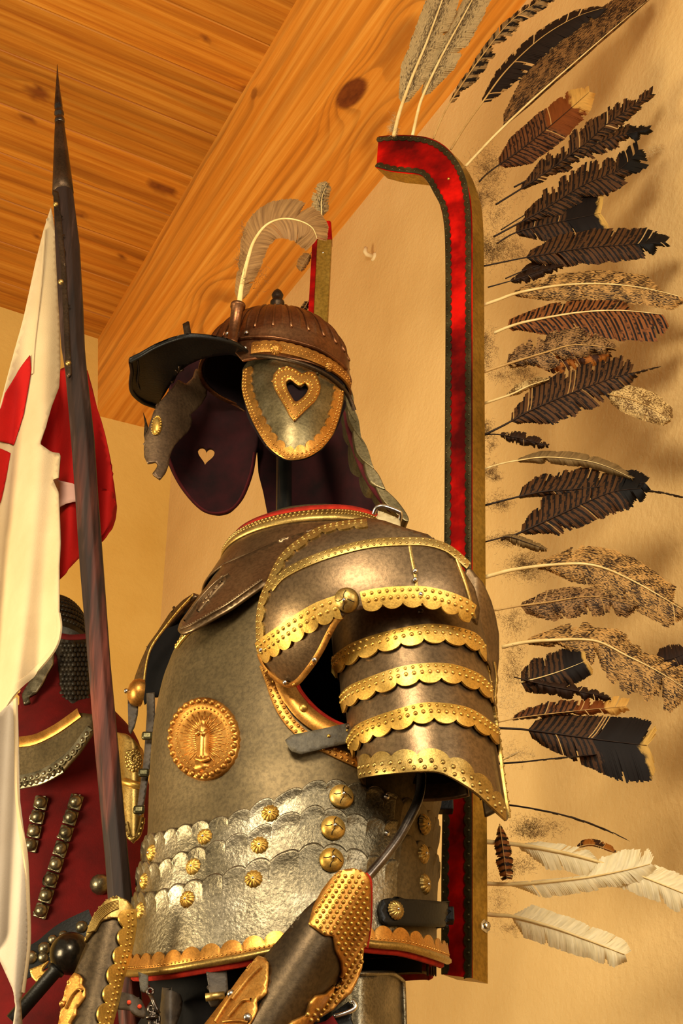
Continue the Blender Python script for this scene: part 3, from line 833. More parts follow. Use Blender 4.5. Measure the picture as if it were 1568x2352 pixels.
# ================================================================== far shoulder
fs = thing('far_pauldron', 'shoulder plate of the far shoulder seen edge-on with its hanging strap, left of the chest', 'armour', tuple(W(340, 1480, 2.12)))
def farfn(px, py): return W(px, py, 2.12 + .0009*(430-px))
m = M(); m.patch([(445, 1362), (420, 1378), (389, 1408), (362, 1450), (340, 1480), (322, 1520), (311, 1550), (303, 1577), (324, 1590), (332, 1560), (343, 1500), (360, 1470), (385, 1437), (415, 1400), (450, 1370)], farfn, 7); m.build('plate_edge', MAT['pauldron_steel'], fs, solid=.01)
m = M(); m.patch([(450, 1366), (415, 1398), (382, 1436), (357, 1470), (343, 1500), (334, 1545), (326, 1590), (331, 1618), (350, 1600), (365, 1600), (380, 1560), (420, 1480), (470, 1420)], lambda px, py: W(px, py, 2.165), 9); m.build('inner_lining', MAT['black_cloth'], fs, solid=.004)
m = M(); m.strip(lambda px, py: W(px, py, 2.11), [(444, 1366), (412, 1400), (381, 1438), (352, 1478), (339, 1510), (331, 1560), (327, 1605)], .003, .001, .001, None, [(0, .012, .0012)], step=4); m.build('bright_edge', MAT['brass'], fs)
m = M(); P = W(303, 1592, 2.11); m.lathe(P+Vector((.016, 0, 0)), (-1, -.35, 0), [(.021, 0), (.022, .008), (.019, .016), (.012, .021), (.004, .023)], 20); kb = m.build('knob', MAT['copper_brass'], fs)
m = M(); m.dome(P+Vector((-.008, -.008, 0)), Vector((-1, -.3, .1)), .004, .004, 10); m.build('rivet', MAT['bright_rivet'], kb)
m = M(); m.patch([(293, 1600), (318, 1604), (316, 1640), (309, 1668), (300, 1686), (295, 1678), (294, 1650)], lambda px, py: W(px, py, 2.115), 6); m.build('strap_end', MAT['brown_leather'], fs, solid=.003)
m = M()
m.patch([(336, 1592), (355, 1590), (356, 1650), (352, 1695), (348, 1740), (340, 1785), (333, 1830), (325, 1870), (313, 1868), (320, 1815), (328, 1760), (333, 1700), (337, 1640)], lambda px, py: W(px, py, 2.16), 6); m.build('hanging_strap', MAT['brown_leather'], fs, solid=.004)
for px, py in ((338, 1690), (330, 1775), (319, 1860)):
    m = M(); m.box(W(px, py, 2.15), Vector((.009, 0, 0)), Vector((0, .004, 0)), Vector((0, 0, .007))); m.build('strap_fitting', MAT['trim_dark'], fs, bevel=.004, smooth=False)
fa = thing('far_arm_plate', 'embossed gilt arm plate hanging between the lance and the breastplate', 'armour', tuple(W(305, 1800, 2.2)))
def fapf(px, py): return W(px, py, 2.20 + .00002*(px-305)**2)
m = M(); m.patch([(268, 1682), (284, 1684), (308, 1698), (329, 1722), (334, 1760), (333, 1810), (330, 1880), (318, 1925), (305, 1936), (292, 1926), (286, 1890), (281, 1830), (276, 1760)], fapf, 8); m.build('plate', MAT['old_brass'], fa, solid=.006)
m = M()
for i in range(40):
    a = i*.42; r = 6+i*.42
    m.dome(fapf(308+r*cos(a)*.8, 1745+r*sin(a)*1.2), Vector((0, -1, -.3)), .004, .003, 7)
m.build('embossing', MAT['old_brass'], fa); m = M()
m.strip(fapf, [(290, 1890), (296, 1918), (306, 1928), (318, 1916), (326, 1880)], .008, .002, .003, None, [(0, .01, .003)], step=4)
m.build('beaded_edge', MAT['old_brass'], fa); m = M(); m.strip(fapf, [(286, 1795), (300, 1800), (320, 1806)], .012, .002, .005, step=4)
m.build('ridge', MAT['brass'], fa)
# ================================================================== helmet
HC = W(632, 850, TY); HR = (.126, .106, .114)
he = thing('helmet', 'bronze fluted helmet with black peak, brass-edged cheek plate with a heart and lobster-tail neck guard', 'helmet', tuple(HC))
def dome(u, v):
    ph = -2*pi*u; w = min(1, v/.72); la = pi/2*(1-w) - .05*w
    fl = 1 + (.045*(.35-abs(sin(ph*13))**.35) * max(0, min(1, 3*(w-.12))) * max(0, min(1, (.93-w)*9)))
    P = HC + Vector((HR[0]*cos(la)*cos(ph)*fl, HR[1]*cos(la)*sin(ph)*fl, HR[2]*sin(la)))
    if v > .72:                                   # brow skirt: none over the face opening
        k = (v-.72)/.28; c = cos(ph); d = .054*max(0, min(1, (c+.62)*4))
        if sin(ph) > 0: d *= .3
        P += Vector((c*.004*k, sin(ph)*.004*k, -d*k))
    return P
DS = Surf(dome, 160, 80, (632, 800))
D = lambda o: (lambda px, py: (lambda P: P + (P-HC).normalized()*o)(DS.at(px, py)))
m = M(); m.grid([[dome(i/520, j/50) for i in range(521)] for j in range(51)]); m.build('skull', MAT['helmet_bronze'], he, solid=.003)
m = M(); m.grid([[HC + (dome(i/60, j/20)-HC)*.955 for i in range(61)] for j in range(21)], flip=True); m.build('skull_lining', MAT['dark_lining'], he)
m = M()
for k in range(26):
    u = (k+.5)/26; m.tube([dome(u, .10+.56*i/10)+(dome(u, .10+.56*i/10)-HC).normalized()*.0005 for i in range(11)], [.0012+.0016*i/10 for i in range(11)], 6)
m.build('flute_ridges', MAT['helmet_bronze'], he)
# raised rim step, brass band, lower rim
m = M(); m.strip(D(0), [(540, 783), (575, 778), (620, 778), (663, 785), (700, 795), (731, 806), (766, 828), (790, 850)], .006, .003, .004, step=3); m.build('rim_ridge', MAT['helmet_bronze'], he)
m = M(); m.strip(D(0), [(578, 803), (610, 799), (650, 802), (700, 815), (745, 834), (780, 856), (800, 878)], .022, .003, .001, (.003, .014, -1), [(-.35, .007, .0022), (.35, .007, .0022, .9)], step=2.5); bd = m.build('brow_band', MAT['copper_brass'], he)
for px, py, r in ((634, 804, .011), (752, 843, .009)):
    P = D(.005)(px, py); rosette(P, (P-HC).normalized(), r, bd, 12, 'copper_brass', 'copper_brass')
m = M(); m.strip(lambda px, py: W(px, py, 1.868+.058*((px-672)/125)**2), [(566, 822), (590, 818), (640, 824), (695, 838), (740, 858), (775, 884), (797, 910), (811, 944)], .007, .003, .003, step=3); m.build('lower_rim', MAT['dark_iron'], he)
m = M()
for px, py in ((525, 768), (567, 766), (564, 801)): m.dome(D(.003)(px, py), D(1)(px, py)-D(0)(px, py), .004, .003, 10)
m.build('rivet', MAT['bright_rivet'], he)
# finial
ap = HC + UPZ*(HR[2]*.985+.010)
m = M(); m.lathe(ap, (0, 0, 1), [(.016, -.006), (.014, .006), (.009, .011), (.009, .016), (.0125, .021), (.0125, .026), (.008, .031), (.009, .036), (.0105, .042), (.007, .050), (.002, .056)], 24); m.build('finial', MAT['dark_iron'], he)
# plume socket
pb, pt = W(533, 787, 1.885), W(547, 698, 1.885)
m = M(); ax = (pt-pb)
m.tube([pb-ax*.05, pb+ax*.02, pb+ax*.03, pb+ax*.9, pb+ax*.91, pb+ax*.97, pb+ax*.98, pt], [.009, .009, .0085, .0105, .0125, .0125, .010, .009], 18); m.build('plume_socket', MAT['helmet_bronze'], he)
# peak
brim = plane3(W(571, 818, 1.915), W(433, 770, 1.845), W(360, 929, 2.085))
BR = [(581, 836), (574, 812), (556, 797), (529, 784), (505, 778), (483, 774), (455, 771), (433, 770), (395, 777), (356, 788), (325, 800), (300, 806), (298, 813), (303, 833), (300, 850), (299, 866), (304, 884), (314, 898), (328, 911), (345, 922), (360, 928), (378, 903), (395, 876), (412, 853), (433, 838), (460, 826), (494, 818), (530, 815), (556, 822), (575, 838)]
def brimf(px, py):
    P = brim(px, py); d = max(0, (440-px)/140); return P + UPZ*(-.018*d*d)
m = M(); m.patch(BR, brimf, 7); pk = m.build('peak', MAT['black_leather'], he, solid=.004)
m = M(); m.strip(brimf, [(574, 812), (556, 797), (529, 784), (483, 774), (433, 771), (395, 778), (356, 789), (325, 801), (300, 808)], .005, .003, .002, step=4)
m.strip(brimf, [(300, 808), (304, 833), (301, 862), (306, 884), (328, 909), (358, 926)], .006, .003, .002, step=4)
m.strip(brimf, [(316, 806), (319, 832), (316, 858), (321, 876)], .003, .003, .002, step=4)
m.build('peak_edge', MAT['black_leather'], pk)
m = M()
for k, (dx, dy) in enumerate(((0, -12), (9, -4), (-9, -4))): m.tube([brimf(412, 848)-UPZ*.004, brimf(412+dx, 848+dy)-UPZ*.004], .002, 6)
m.tube([brimf(395, 876), W(402, 862, 1.99), W(410, 850, 1.96)], .003, 6)
m.build('screw', MAT['dark_iron'], he)
m = M(); m.patch([(419, 744), (434, 736), (440, 772), (424, 778)], lambda px, py: W(px, py, 1.95), 8); m.build('nasal_top', MAT['dark_iron'], he, solid=.005)
# nasal guard
def nasf(px, py): return W(px, py, 1.985 + .0004*(px-400) + .0000045*(px-392)**2*1.0 + .00002*(py-980))
NAS = [(398, 888), (410, 872), (428, 882), (446, 866), (452, 846), (463, 853), (471, 868), (477, 888), (475, 908), (464, 927), (450, 942), (437, 953), (442, 964), (439, 978), (431, 993), (418, 1005), (402, 1022), (395, 1035), (390, 1050), (388, 1067), (381, 1086), (368, 1101), (349, 1088), (357, 1078), (362, 1068), (359, 1060), (338, 1064), (331, 1050), (330, 1030), (332, 1006), (340, 984), (352, 946), (368, 921)]
m = M(); m.patch(NAS, nasf, 6); ns = m.build('nasal', MAT['nasal_bronze'], he, solid=.004)
m = M(); m.patch([(328, 945), (335, 962), (341, 984), (336, 1000), (332, 1010), (330, 1000), (332, 972)], lambda px, py: W(px, py, 2.0), 5); m.build('nasal_wing', MAT['dark_iron'], ns, solid=.003)
m = M(); P = nasf(361, 979); N = nrm(nasf, 361, 979); N = (N+Vector((-.6, 0, 0))).normalized()
a = UPZ; b = a.cross(N).normalized(); a = N.cross(b)
rows = []
for rr, hh in ((1, -.002), (1, .003), (.75, .006), (.4, .0075), (.02, .008)): rows.append([P + N*hh + (a*.017*cos(2*pi*k/24)+b*.008*sin(2*pi*k/24))*rr for k in range(24)])
m.grid(rows, True)
for k in range(20): m.dome(P+N*.003+a*.0175*cos(2*pi*k/20)+b*.0085*sin(2*pi*k/20), N, .0018, .0018, 6)
m.build('nasal_boss', MAT['brass'], ns)
# far cheek plate with heart opening, its dark lining towards us
def fchf(px, py): return W(px, py, 2.115 - .028*((px-480)/100)**2 - .012*((py-1000)/170)**2)
HEART_S = [(455, 1026), (461, 1022), (468, 1032), (474, 1038), (484, 1031), (492, 1043), (490, 1055), (481, 1066), (471, 1073), (464, 1062)]
def heart(cx, cy, w, h, rot=0, n=40):
    o = []
    for i in range(n):
        t = 2*pi*i/n; x = 16*sin(t)**3/16; y = -(13*cos(t)-5*cos(2*t)-2*cos(3*t)-cos(4*t))/16
        o.append((cx + (x*cos(rot)-y*sin(rot))*w, cy + (x*sin(rot)+y*cos(rot))*h))
    return o
FC = [(395, 870), (430, 830), (500, 800), (575, 800), (588, 860), (590, 1000), (584, 1040), (576, 1086), (556, 1139), (530, 1170), (512, 1178), (494, 1179), (464, 1169), (433, 1138), (406, 1097), (387, 1050), (384, 1000)]
class _: pass
m = M(); hole = [Vector(p) for p in heart(473, 1044, 19, 23, .12, 24)]
m.patch([tuple(p) for p in spline(FC, 5, True)], fchf, 8, holes=[hole]); fc = m.build('far_cheek_plate', MAT['cheek_velvet'], he, solid=.006); fc['label'] = 'far cheek plate showing its dark red lining'
m = M(); m.strip(fchf, [(387, 1050), (406, 1097), (433, 1138), (464, 1169), (494, 1179), (530, 1170), (556, 1139), (576, 1086), (584, 1040)], .004, .001, .002, step=5); m.build('lining_edge', plain('maroon_edge', '#2e080a', '#4c1014', .9, 40, .3, 200, sheen=.2), fc)
# near cheek plate
def nchf(px, py): return W(px, py, 1.872 + .055*((px-672)/125)**2 + .022*((py-930)/130)**2)
NC = [(580, 818), (610, 822), (650, 826), (695, 842), (740, 862), (775, 884), (789, 900), (790, 920), (781, 956), (766, 998), (739, 1032), (701, 1053), (668, 1058), (647, 1051), (617, 1028), (590, 986), (567, 937), (554, 892), (556, 850), (562, 838)]
hp = [(657, 880), (668, 875), (678, 882), (690, 889), (701, 883), (709, 893), (702, 909), (690, 921), (678, 926), (668, 912), (660, 897)]
m = M(); m.patch(NC, nchf, 7, holes=[hp]); nc = m.build('near_cheek_plate', MAT['cheek_steel'], he, solid=.004); nc['label'] = 'near cheek plate edged with brass, heart-shaped opening'
m = M(); m.patch([tuple(p) for p in spline([(560, 845), (600, 830), (780, 900), (784, 950), (760, 1000), (735, 1030), (700, 1048), (668, 1052), (640, 1044), (612, 1022), (586, 984), (564, 937)], 4, True)], lambda px, py: nchf(px, py)+Vector((0, .009, 0)), 9); m.build('cheek_lining', MAT['dark_lining'], nc)
m = M(); m.strip(nchf, [(566, 848), (564, 892), (576, 935), (598, 982), (624, 1020), (650, 1041), (668, 1047), (700, 1042), (731, 1023), (756, 992), (771, 953), (779, 918), (781, 898)], .013, .002, .001, (.009, .0205, -1), [(-.35, .0075, .0022), (.5, .0075, .0022, .9)], step=2)
m.build('cheek_trim', MAT['copper_brass'], nc)
m = M()
HO = [(626, 880), (628, 864), (637, 853), (650, 847), (664, 846), (678, 852), (693, 862), (709, 857), (722, 861), (731, 872), (737, 892), (733, 910), (724, 926), (701, 947), (676, 971), (663, 955), (650, 931), (637, 910), (629, 895)]
m.patch(HO, lambda px, py: nchf(px, py)-Vector((0, .005, 0)), 5, holes=[hp]); hm = m.build('heart_plate', MAT['copper_brass'], nc, solid=.005)
m = M(); hs = lambda px, py: nchf(px, py)-Vector((0, .005, 0))
def inset(poly, c, k): return [((x-c[0])*k+c[0], (y-c[1])*k+c[1]) for x, y in poly]
for poly, sp in ((inset(HO, (681, 900), .88), 8.2), (inset(hp, (683, 898), 1.32), 7.6)):
    for p in resample(spline(poly, 5, True), sp, True): m.dome(hs(p.x, p.y), nrm(hs, p.x, p.y), .0020, .0022, 7)
m.build('heart_beads', MAT['brass'], hm)
def prism(m, poly, fn, ex):
    p = resample(spline(poly, 5, True), 6, True); n = len(p); b = len(m.v); A = [fn(q.x, q.y) for q in p]
    m.v += A + [q+ex for q in A]; m.f.append(tuple(b+i for i in range(n))); m.f.append(tuple(b+n+i for i in range(n))[::-1])
    for i in range(n): m.f.append((b+i, b+n+i, b+n+(i+1) % n, b+(i+1) % n))
# neck guard: lapping lames behind, dark lining inside
def nkf(px, py):
    t = min(1, max(0, (830-px+.35*(py-1000))/250)); return W(px, py, 2.02 + .10*sin(t*pi/2))
m = M(); m.patch([(583, 960), (790, 905), (797, 950), (806, 1000), (828, 1068), (852, 1115), (876, 1152), (905, 1180), (932, 1193), (915, 1200), (900, 1196), (780, 1215), (622, 1215), (614, 1180), (604, 1128), (593, 1086), (589, 1022)], nkf, 9); m.build('neck_lining', MAT['cheek_velvet'], he, solid=.004)
m = M(); m.strip(lambda px, py: W(px, py, 2.012), [(792, 925), (800, 980), (818, 1040), (838, 1088), (862, 1128), (892, 1165), (922, 1190)], .010, .001, .004, step=5); m.build('neck_piping', MAT['maroon_edge'], he)
for k, (a, b, c, d) in enumerate((((792, 870), (814, 944), (818, 968), (796, 930)), ((800, 920), (829, 1004), (832, 1012), (802, 965)), ((812, 985), (855, 1066), (858, 1075), (820, 1040)), ((836, 1060), (882, 1114), (884, 1124), (850, 1105)), ((862, 1108), (938, 1186), (930, 1196), (880, 1150)))):
    m = M(); mid = ((a[0]+b[0])/2+7, (a[1]+b[1])/2-4)
    prism(m, [a, mid, b, c, d], lambda px, py: W(px, py, 1.99+.003*k), Vector((-.012, .07, 0))); nl = m.build('neck_lame', MAT['cheek_steel'], he, smooth=False, bevel=.002)

# plume: a curling ostrich-like feather
def ribbon_feather(name, q, wl, wr, Y, mat, seed, rag=.2, t0=.0, sweep=.04, n=90, parent=None, camber=.012, fall=None):
    """barb-by-barb feather along the pixel path q; wl/wr are vane widths (left/right of travel) over t"""
    rnd = random.Random(seed); pa_ = resample(spline([Vector(p) for p in q], 8), 2.0); N = len(pa_)-1
    def at(t):
        t = max(0, min(1, t)); x = t*N; i = min(N-1, int(x)); return pa_[i].lerp(pa_[i+1], x-i)
    def tn(t):
        d = at(t+.02)-at(t-.02); return d.normalized() if d.length > 0 else Vector((1, 0))
    Yf = Y if callable(Y) else (lambda t: Y)
    plen = N*2.0; sc = (W(*at(.5), Yf(.5))-W(at(.5).x+1, at(.5).y, Yf(.5))).length
    m = M(); uv = []; uv2 = []
    for side, wf in ((-1, wl), (1, wr)):
        gaps = [(rnd.uniform(t0+.1, 1), rnd.uniform(.006, .03)*(.6+rag), rnd.uniform(.25, .7)) for _ in range(int(1+rag*9))]; ns = rnd.uniform(0, 99)
        for i in range(n):
            t = t0 + (1-t0)*i/n; tb = t0 + (1-t0)*(i+1.3)/n
            w = interp(t, *wf)
            if w < 1: continue
            if rnd.random() < rag*.05: continue
            w *= 1 - rag*1.1*max(0, noise.noise((t*9+ns, side*3, seed))) - rag*.8*max(0, noise.noise((t*30+ns, side*7, seed)))
            for g, gw, gd in gaps:
                if abs(t-g) < gw: w *= 1-gd*(1-abs(t-g)/gw)
            w *= 1 - rnd.random()*(.04+rag*.12)
            lift = .006*noise.noise((t*14+ns, side*5, seed))
            segs = 4; b = len(m.v)
            for k in range(segs+1):
                s = k/segs; fw = sweep*(s**.8)*(w/40+.25)
                for tt in (t, tb):
                    te = tt + fw*(1 if tt == t else 1)
                    ex = max(0, te-1); te = min(te, 1)
                    p = at(te); d = tn(te); nn = Vector((-d.y, d.x))*side
                    
                    pp = p + nn*w*s + d*(ex*plen)
                    if fall: pp = pp + Vector(fall)*(s*s*w)
                    yy = Yf(t) + camber*(s*s) + lift*s - (.0004 if side > 0 else 0)
                    m.v.append(W(pp.x, pp.y, yy)); uv.append((t*plen*sc, side*s*w*sc)); uv2.append((tt, side*s))
            for k in range(segs):
                a = b+2*k; m.f.append((a, a+1, a+3, a+2))
    m.uv['len'] = uv; m.uv['rel'] = uv2
    o = m.build(name, mat, parent)
    return o, at, Yf
# ================================================================== feathers and wings
def feather_mat(name, kind, a, b, tip=None, bars=0.012, seed=0.0, tips=None):
    t = NT(name); L = t.uvm('len'); R = t.uvm('rel'); s = t.sep(L); r = t.sep(R)
    mp_ = t.n('ShaderNodeMapping'); mp_.inputs['Location'].default_value = (seed, seed*2, 0); t.l(L, mp_.inputs['Vector']); L2 = mp_.outputs['Vector']
    wob = t.noise(70, 3, .6, L2)
    if kind == 'bar':
        ph = t.math('ADD', t.math('MULTIPLY', s[0], 2*pi/bars), t.math('MULTIPLY', wob, 7.0))
        w = t.math('MULTIPLY_ADD', t.math('SINE', ph), .5, .5)
        fac = t.math('MULTIPLY_ADD', t.noise(500, 2, .6, L2), .5, t.math('MULTIPLY', w, .75))
        col = t.ramp(fac, [(.42, a), (.66, b)])
    elif kind == 'speck':
        n1 = t.noise(1.0, 3, .7, t.mapping(L2, (260, 560, 1))); n2 = t.noise(50, 2, .5, L2)
        col = t.ramp(t.math('MULTIPLY_ADD', n2, .35, n1), [(.63, a), (.72, b)])
    elif kind == 'spot':
        ph = t.math('MULTIPLY', s[0], 2*pi/bars); w = t.math('SINE', ph)
        e = t.math('ABSOLUTE', r[1]); f = t.math('MULTIPLY', t.math('GREATER_THAN', w, .55), t.math('GREATER_THAN', t.math('MULTIPLY_ADD', wob, .8, e), 1.22))
        col = t.mix(f, a, b)
    elif kind == 'edge':
        e = t.math('ABSOLUTE', r[1]); n1 = t.noise(1.0, 3, .7, t.mapping(L2, (160, 320, 1)))
        col = t.ramp(t.math('MULTIPLY_ADD', e, .30, n1), [(.50, b), (.66, a), (.84, a), (.92, b)])
    else:
        col = t.ramp(t.noise(1.0, 4, .6, t.mapping(L2, (240, 14, 1))), [(.3, a), (.7, b)])
    if tips:
        fac = t.math('MULTIPLY_ADD', t.math('SUBTRACT', wob, .5), .10, r[0])
        x = col
        for pos, c in tips:
            f = t.ramp(fac, [(max(0, pos-.012), 0.0), (min(1, pos+.012), 1.0)])
            x = t.mix(f, x, c)
        col = x
    streak = t.ramp(t.noise(1.0, 2, .6, t.mapping(L2, (900, 40, 1))), [(.3, .78), (.6, 1.0)])
    col = t.mix(1.0, col, streak, 'MULTIPLY')
    t.set(Base_Color=col, Roughness=.65); t.b.inputs['Specular IOR Level'].default_value = .25
    # thin vanes let some light through
    tr = t.n('ShaderNodeBsdfTranslucent'); t.l(col, tr.inputs['Color'])
    mx = t.n('ShaderNodeMixShader'); mx.inputs[0].default_value = .3; out = t.t.nodes['Material Output']
    t.l(t.b.outputs[0], mx.inputs[1]); t.l(tr.outputs[0], mx.inputs[2]); t.l(mx.outputs[0], out.inputs['Surface'])
    MAT[name] = t.m; return t.m
DK, RU = '#1a0f08', '#6e3d1a'
feather_mat('barred', 'bar', '#170c07', '#5a3a1e', bars=.010, seed=1)
feather_mat('barred_rust', 'bar', '#1a0d06', '#8a5226', bars=.0095, seed=2)
feather_mat('barred_tipped', 'bar', '#160c06', '#4c3018', bars=.0095, seed=3, tips=[(.66, '#140a06'), (.955, '#c8a052')])
feather_mat('barred_black', 'bar', '#140b06', '#553519', bars=.0105, seed=4, tips=[(.84, '#0c0806')])
feather_mat('rust_pale', 'bar', '#24130a', '#6c4020', bars=.009, seed=5, tips=[(.62, '#7a3e12'), (.84, '#d0a050')])
feather_mat('speckled', 'speck', '#33200f', '#c89a58', seed=6)
feather_mat('speckled_dark', 'speck', '#2c1a0d', '#a88050', seed=7)
feather_mat('speckled_pale', 'speck', '#6a4a22', '#dcbc7c', seed=8)
feather_mat('speckled_brown', 'speck', '#21130a', '#8a6236', seed=9)
feather_mat('dark_brown', 'plain', '#1c100a', '#3c2414', seed=10)
feather_mat('dark_spotted', 'spot', '#21140c', '#b08a54', bars=.020, seed=11)
feather_mat('dark_barred_pale', 'bar', '#1a110a', '#97794e', bars=.022, seed=12)
feather_mat('grey_edge', 'edge', '#c0a878', '#5c4a32', seed=13)
feather_mat('grey_brown', 'plain', '#66502f', '#94784c', seed=14)
feather_mat('plume_grey', 'plain', '#805c36', '#ac8450', seed=15)
feather_mat('white_vane', 'plain', '#e0d0a0', '#f6ebc8', seed=16)
feather_mat('orange_brown', 'bar', '#3c1e0a', '#a4621f', bars=.03, seed=17)
plain('quill_pale', '#c8a868', '#e6cc90', .45, 30, .05, 200)
plain('quill_dark', '#1a100a', '#2e1d12', .5, 30, .05, 200)
plain('quill_tan', '#9a7440', '#c09a5c', .5, 30, .05, 200)
plain('down_brown', '#583c20', '#84623c', .9, 30, 0, 200)
plain('down_pale', '#b49a6c', '#d8c294', .9, 30, 0, 200)

def down(name, cpx, rx, ry, Y, mat, parent, n=160, seed=1, thick=.5, ln=12):
    rnd = random.Random(seed); m = M()
    for i in range(n):
        if i % 40 == 0: sx, sy = cpx[0] + rx*.75*rnd.gauss(0, .6), cpx[1] + ry*.75*rnd.gauss(0, .6); sd = rnd.uniform(.12, .4)
        x, y = sx + rx*rnd.gauss(0, sd), sy + ry*rnd.gauss(0, sd); d = rnd.uniform(0, 2*pi); yy = Y + rnd.gauss(0, .010); w = rnd.uniform(.35, 1)*thick
        rows = []; L = ln*rnd.uniform(.5, 1.2)
        for k in range(6):
            nx, ny = -sin(d)*w*(1-k/6.5), cos(d)*w*(1-k/6.5)
            rows.append([W(x-nx, y-ny, yy), W(x+nx, y+ny, yy+.0006)])
            x += cos(d)*L/5; y += sin(d)*L/5; d += rnd.gauss(0, .5); yy += rnd.gauss(0, .0015)
        m.grid(rows)
    return m.build(name, MAT[mat], parent, smooth=False)

wing = thing('wing', 'tall hooked wing frame with red velvet face and a fan of ragged feathers', 'wing', tuple(W(1065, 2240, 2.14)))
WY = 2.14
def wf(px, py): return W(px, py, WY - .0004*(px-1050))
velvet = NT('red_velvet')
nz = velvet.noise(7, 2, .5); n2 = velvet.noise(30, 3, .6); velvet.b.inputs['Specular IOR Level'].default_value = .08
velvet.set(Base_Color=velvet.ramp(velvet.math('MULTIPLY_ADD', n2, .4, nz), [(.51, '#420101'), (.70, '#820301'), (.90, '#cc0f04')]), Roughness=.6)  # uneven light on the velvet put into its colour as random dark and bright red
velvet.bump(velvet.noise(60, 4), .25, .003); MAT['red_velvet'] = velvet.m
feather_frame = metal('frame_brass', '#8a6a24', '#b08c38', '#d2b458', (.3, .5), 5, .08, 200, .88)
IN = [(864, 386), (900, 395), (935, 399), (965, 403), (984, 419), (1001, 446), (1012, 478), (1019, 514), (1022, 560), (1023, 660), (1023, 800), (1022, 1000), (1021, 1200), (1019, 1500), (1018, 1800), (1015, 2000), (1015, 2238)]
OUTR = [(869, 313), (905, 310), (962, 312), (1000, 322), (1030, 343), (1054, 376), (1069, 412), (1080, 452), (1084, 500), (1085, 560), (1085, 660), (1085, 800), (1085, 1000), (1085, 1200), (1085, 1500), (1085, 1800), (1085, 2000), (1085, 2247)]
inn = spline(IN, 6); out = spline(OUTR, 6)
EX = Vector((.024, .030, 0))
def sheet(m, a, b, fa_, fb2, n=160):
    A = resample(a, 1e9, False) if 0 else a
    ra = resample(a, sum((q-p).length for p, q in zip(a, a[1:]))/n); rb = resample(b, sum((q-p).length for p, q in zip(b, b[1:]))/n)
    k = min(len(ra), len(rb)); m.grid([[fa_(ra[i]) for i in range(k)], [fb2(rb[i]) for i in range(k)]]); return k
F0 = lambda p: wf(p.x, p.y); F1 = lambda p: wf(p.x, p.y) + EX
m = M(); sheet(m, inn, out, F0, F0); sheet(m, out, inn, F1, F1)
o = m.build('velvet_face', MAT['red_velvet'], wing, smooth=False)
m = M(); sheet(m, out, out, F0, F1); sheet(m, inn, inn, F1, F0)
q = [inn[-1], out[-1]]; b = len(m.v); m.v += [F0(q[0]), F0(q[1]), F1(q[1]), F1(q[0])]; m.f.append((b, b+1, b+2, b+3))
o = m.build('edge_strip', MAT['frame_brass'], wing); 
m = M(); b = len(m.v); m.v += [F0(inn[0]), F0(out[0]), F1(out[0]), F1(inn[0])]; m.f.append((b, b+1, b+2, b+3)); m.build('end_cap', MAT['red_velvet'], wing, smooth=False)
m = M(); m.strip(wf, [(p[0]+(5 if i > 5 else 0), p[1]-(6 if i < 5 else 3 if i < 7 else 0)) for i, p in enumerate(IN)], .008, .002, .0008, (.0045, .0182, -1), [(.1, .0182, .0022)], step=2.5, thick=.004); m.build('scalloped_trim', MAT['trim_dark'], wing)
m = M(); m.strip(wf, [(p[0]-(7 if i > 6 else 3), p[1]+(7 if i < 5 else 3 if i < 7 else 0)) for i, p in enumerate(OUTR)], .008, .002, .0008, (.0045, .0182, 1), [(.1, .0182, .0022)], step=2.5, thick=.004); m.build('scalloped_trim', MAT['trim_dark'], wing)
m = M(); P = W(1106, 2130, 2.155); m.lathe(P, (.6, -.8, 0), [(.010, 0), (.010, .008), (.006, .009)], 6); m.lathe(P, (.6, -.8, 0), [(.005, .008), (.005, .014), (.003, .015)], 14); m.build('bolt', MAT['bright_rivet'], wing, smooth=False)
m = M(); P = wf(1030, 411); m.dome(P, nrm(wf, 1030, 411), .003, .003, 10); P = W(1097, 2188, 2.15); m.dome(P, Vector((.4, -1, 0)), .002, .002, 8); m.build('tack', MAT['brass'], wing)

FY0 = 2.18
FE = []
def feather(q, wl, wr, mat, label, seed, rag=.25, t0=.2, qm='quill_dark', qr=.0022, Y=None, sweep=.05, n=80, qend=1.0, camber=.012, name='feather', par=None):
    par = par or wing
    kw = 1.2 if mat.startswith('barred') or mat == 'dark_brown' else 1.06
    if isinstance(wl, tuple): wl = (wl[0], [x*kw for x in wl[1]])
    else: wl *= kw
    if isinstance(wr, tuple): wr = (wr[0], [x*kw for x in wr[1]])
    else: wr *= kw
    k = Y if Y is not None else 0
    Yf = lambda t: FY0 + k - .05*t + .02*t*t
    if not isinstance(wl, tuple): wl = ([t0, t0+.12, .55, .85, 1], [wl*.35, wl*.9, wl, wl*.8, wl*.25])
    if not isinstance(wr, tuple): wr = ([t0, t0+.12, .55, .85, 1], [wr*.35, wr*.9, wr, wr*.8, wr*.25])
    o, at, _ = ribbon_feather(name, q, wl, wr, Yf, MAT[mat], seed, rag, t0, sweep, n, par, camber)
    o['label'] = label
    m = M(); N = 40
    m.tube([W(at(qend*i/N).x, at(qend*i/N).y, Yf(qend*i/N)-.0015) for i in range(N+1)], [qr*(1-.85*i/N) for i in range(N+1)], 7)
    m.build('quill', MAT[qm], o); FE.append(o); return o
f = feather
f([(904, 312), (918, 255), (945, 180), (981, 93), (1022, -18), (1060, -120)], 36, 40, 'grey_edge', 'pale mottled feather at the front of the hook', 101, .12, .16, 'quill_pale', .0042)
f([(947, 312), (958, 262), (971, 220), (1015, 127), (1084, 0), (1140, -110)], 20, 42, 'grey_edge', 'pale mottled feather second on the hook', 102, .12, .2, 'quill_pale', .0036, .008)
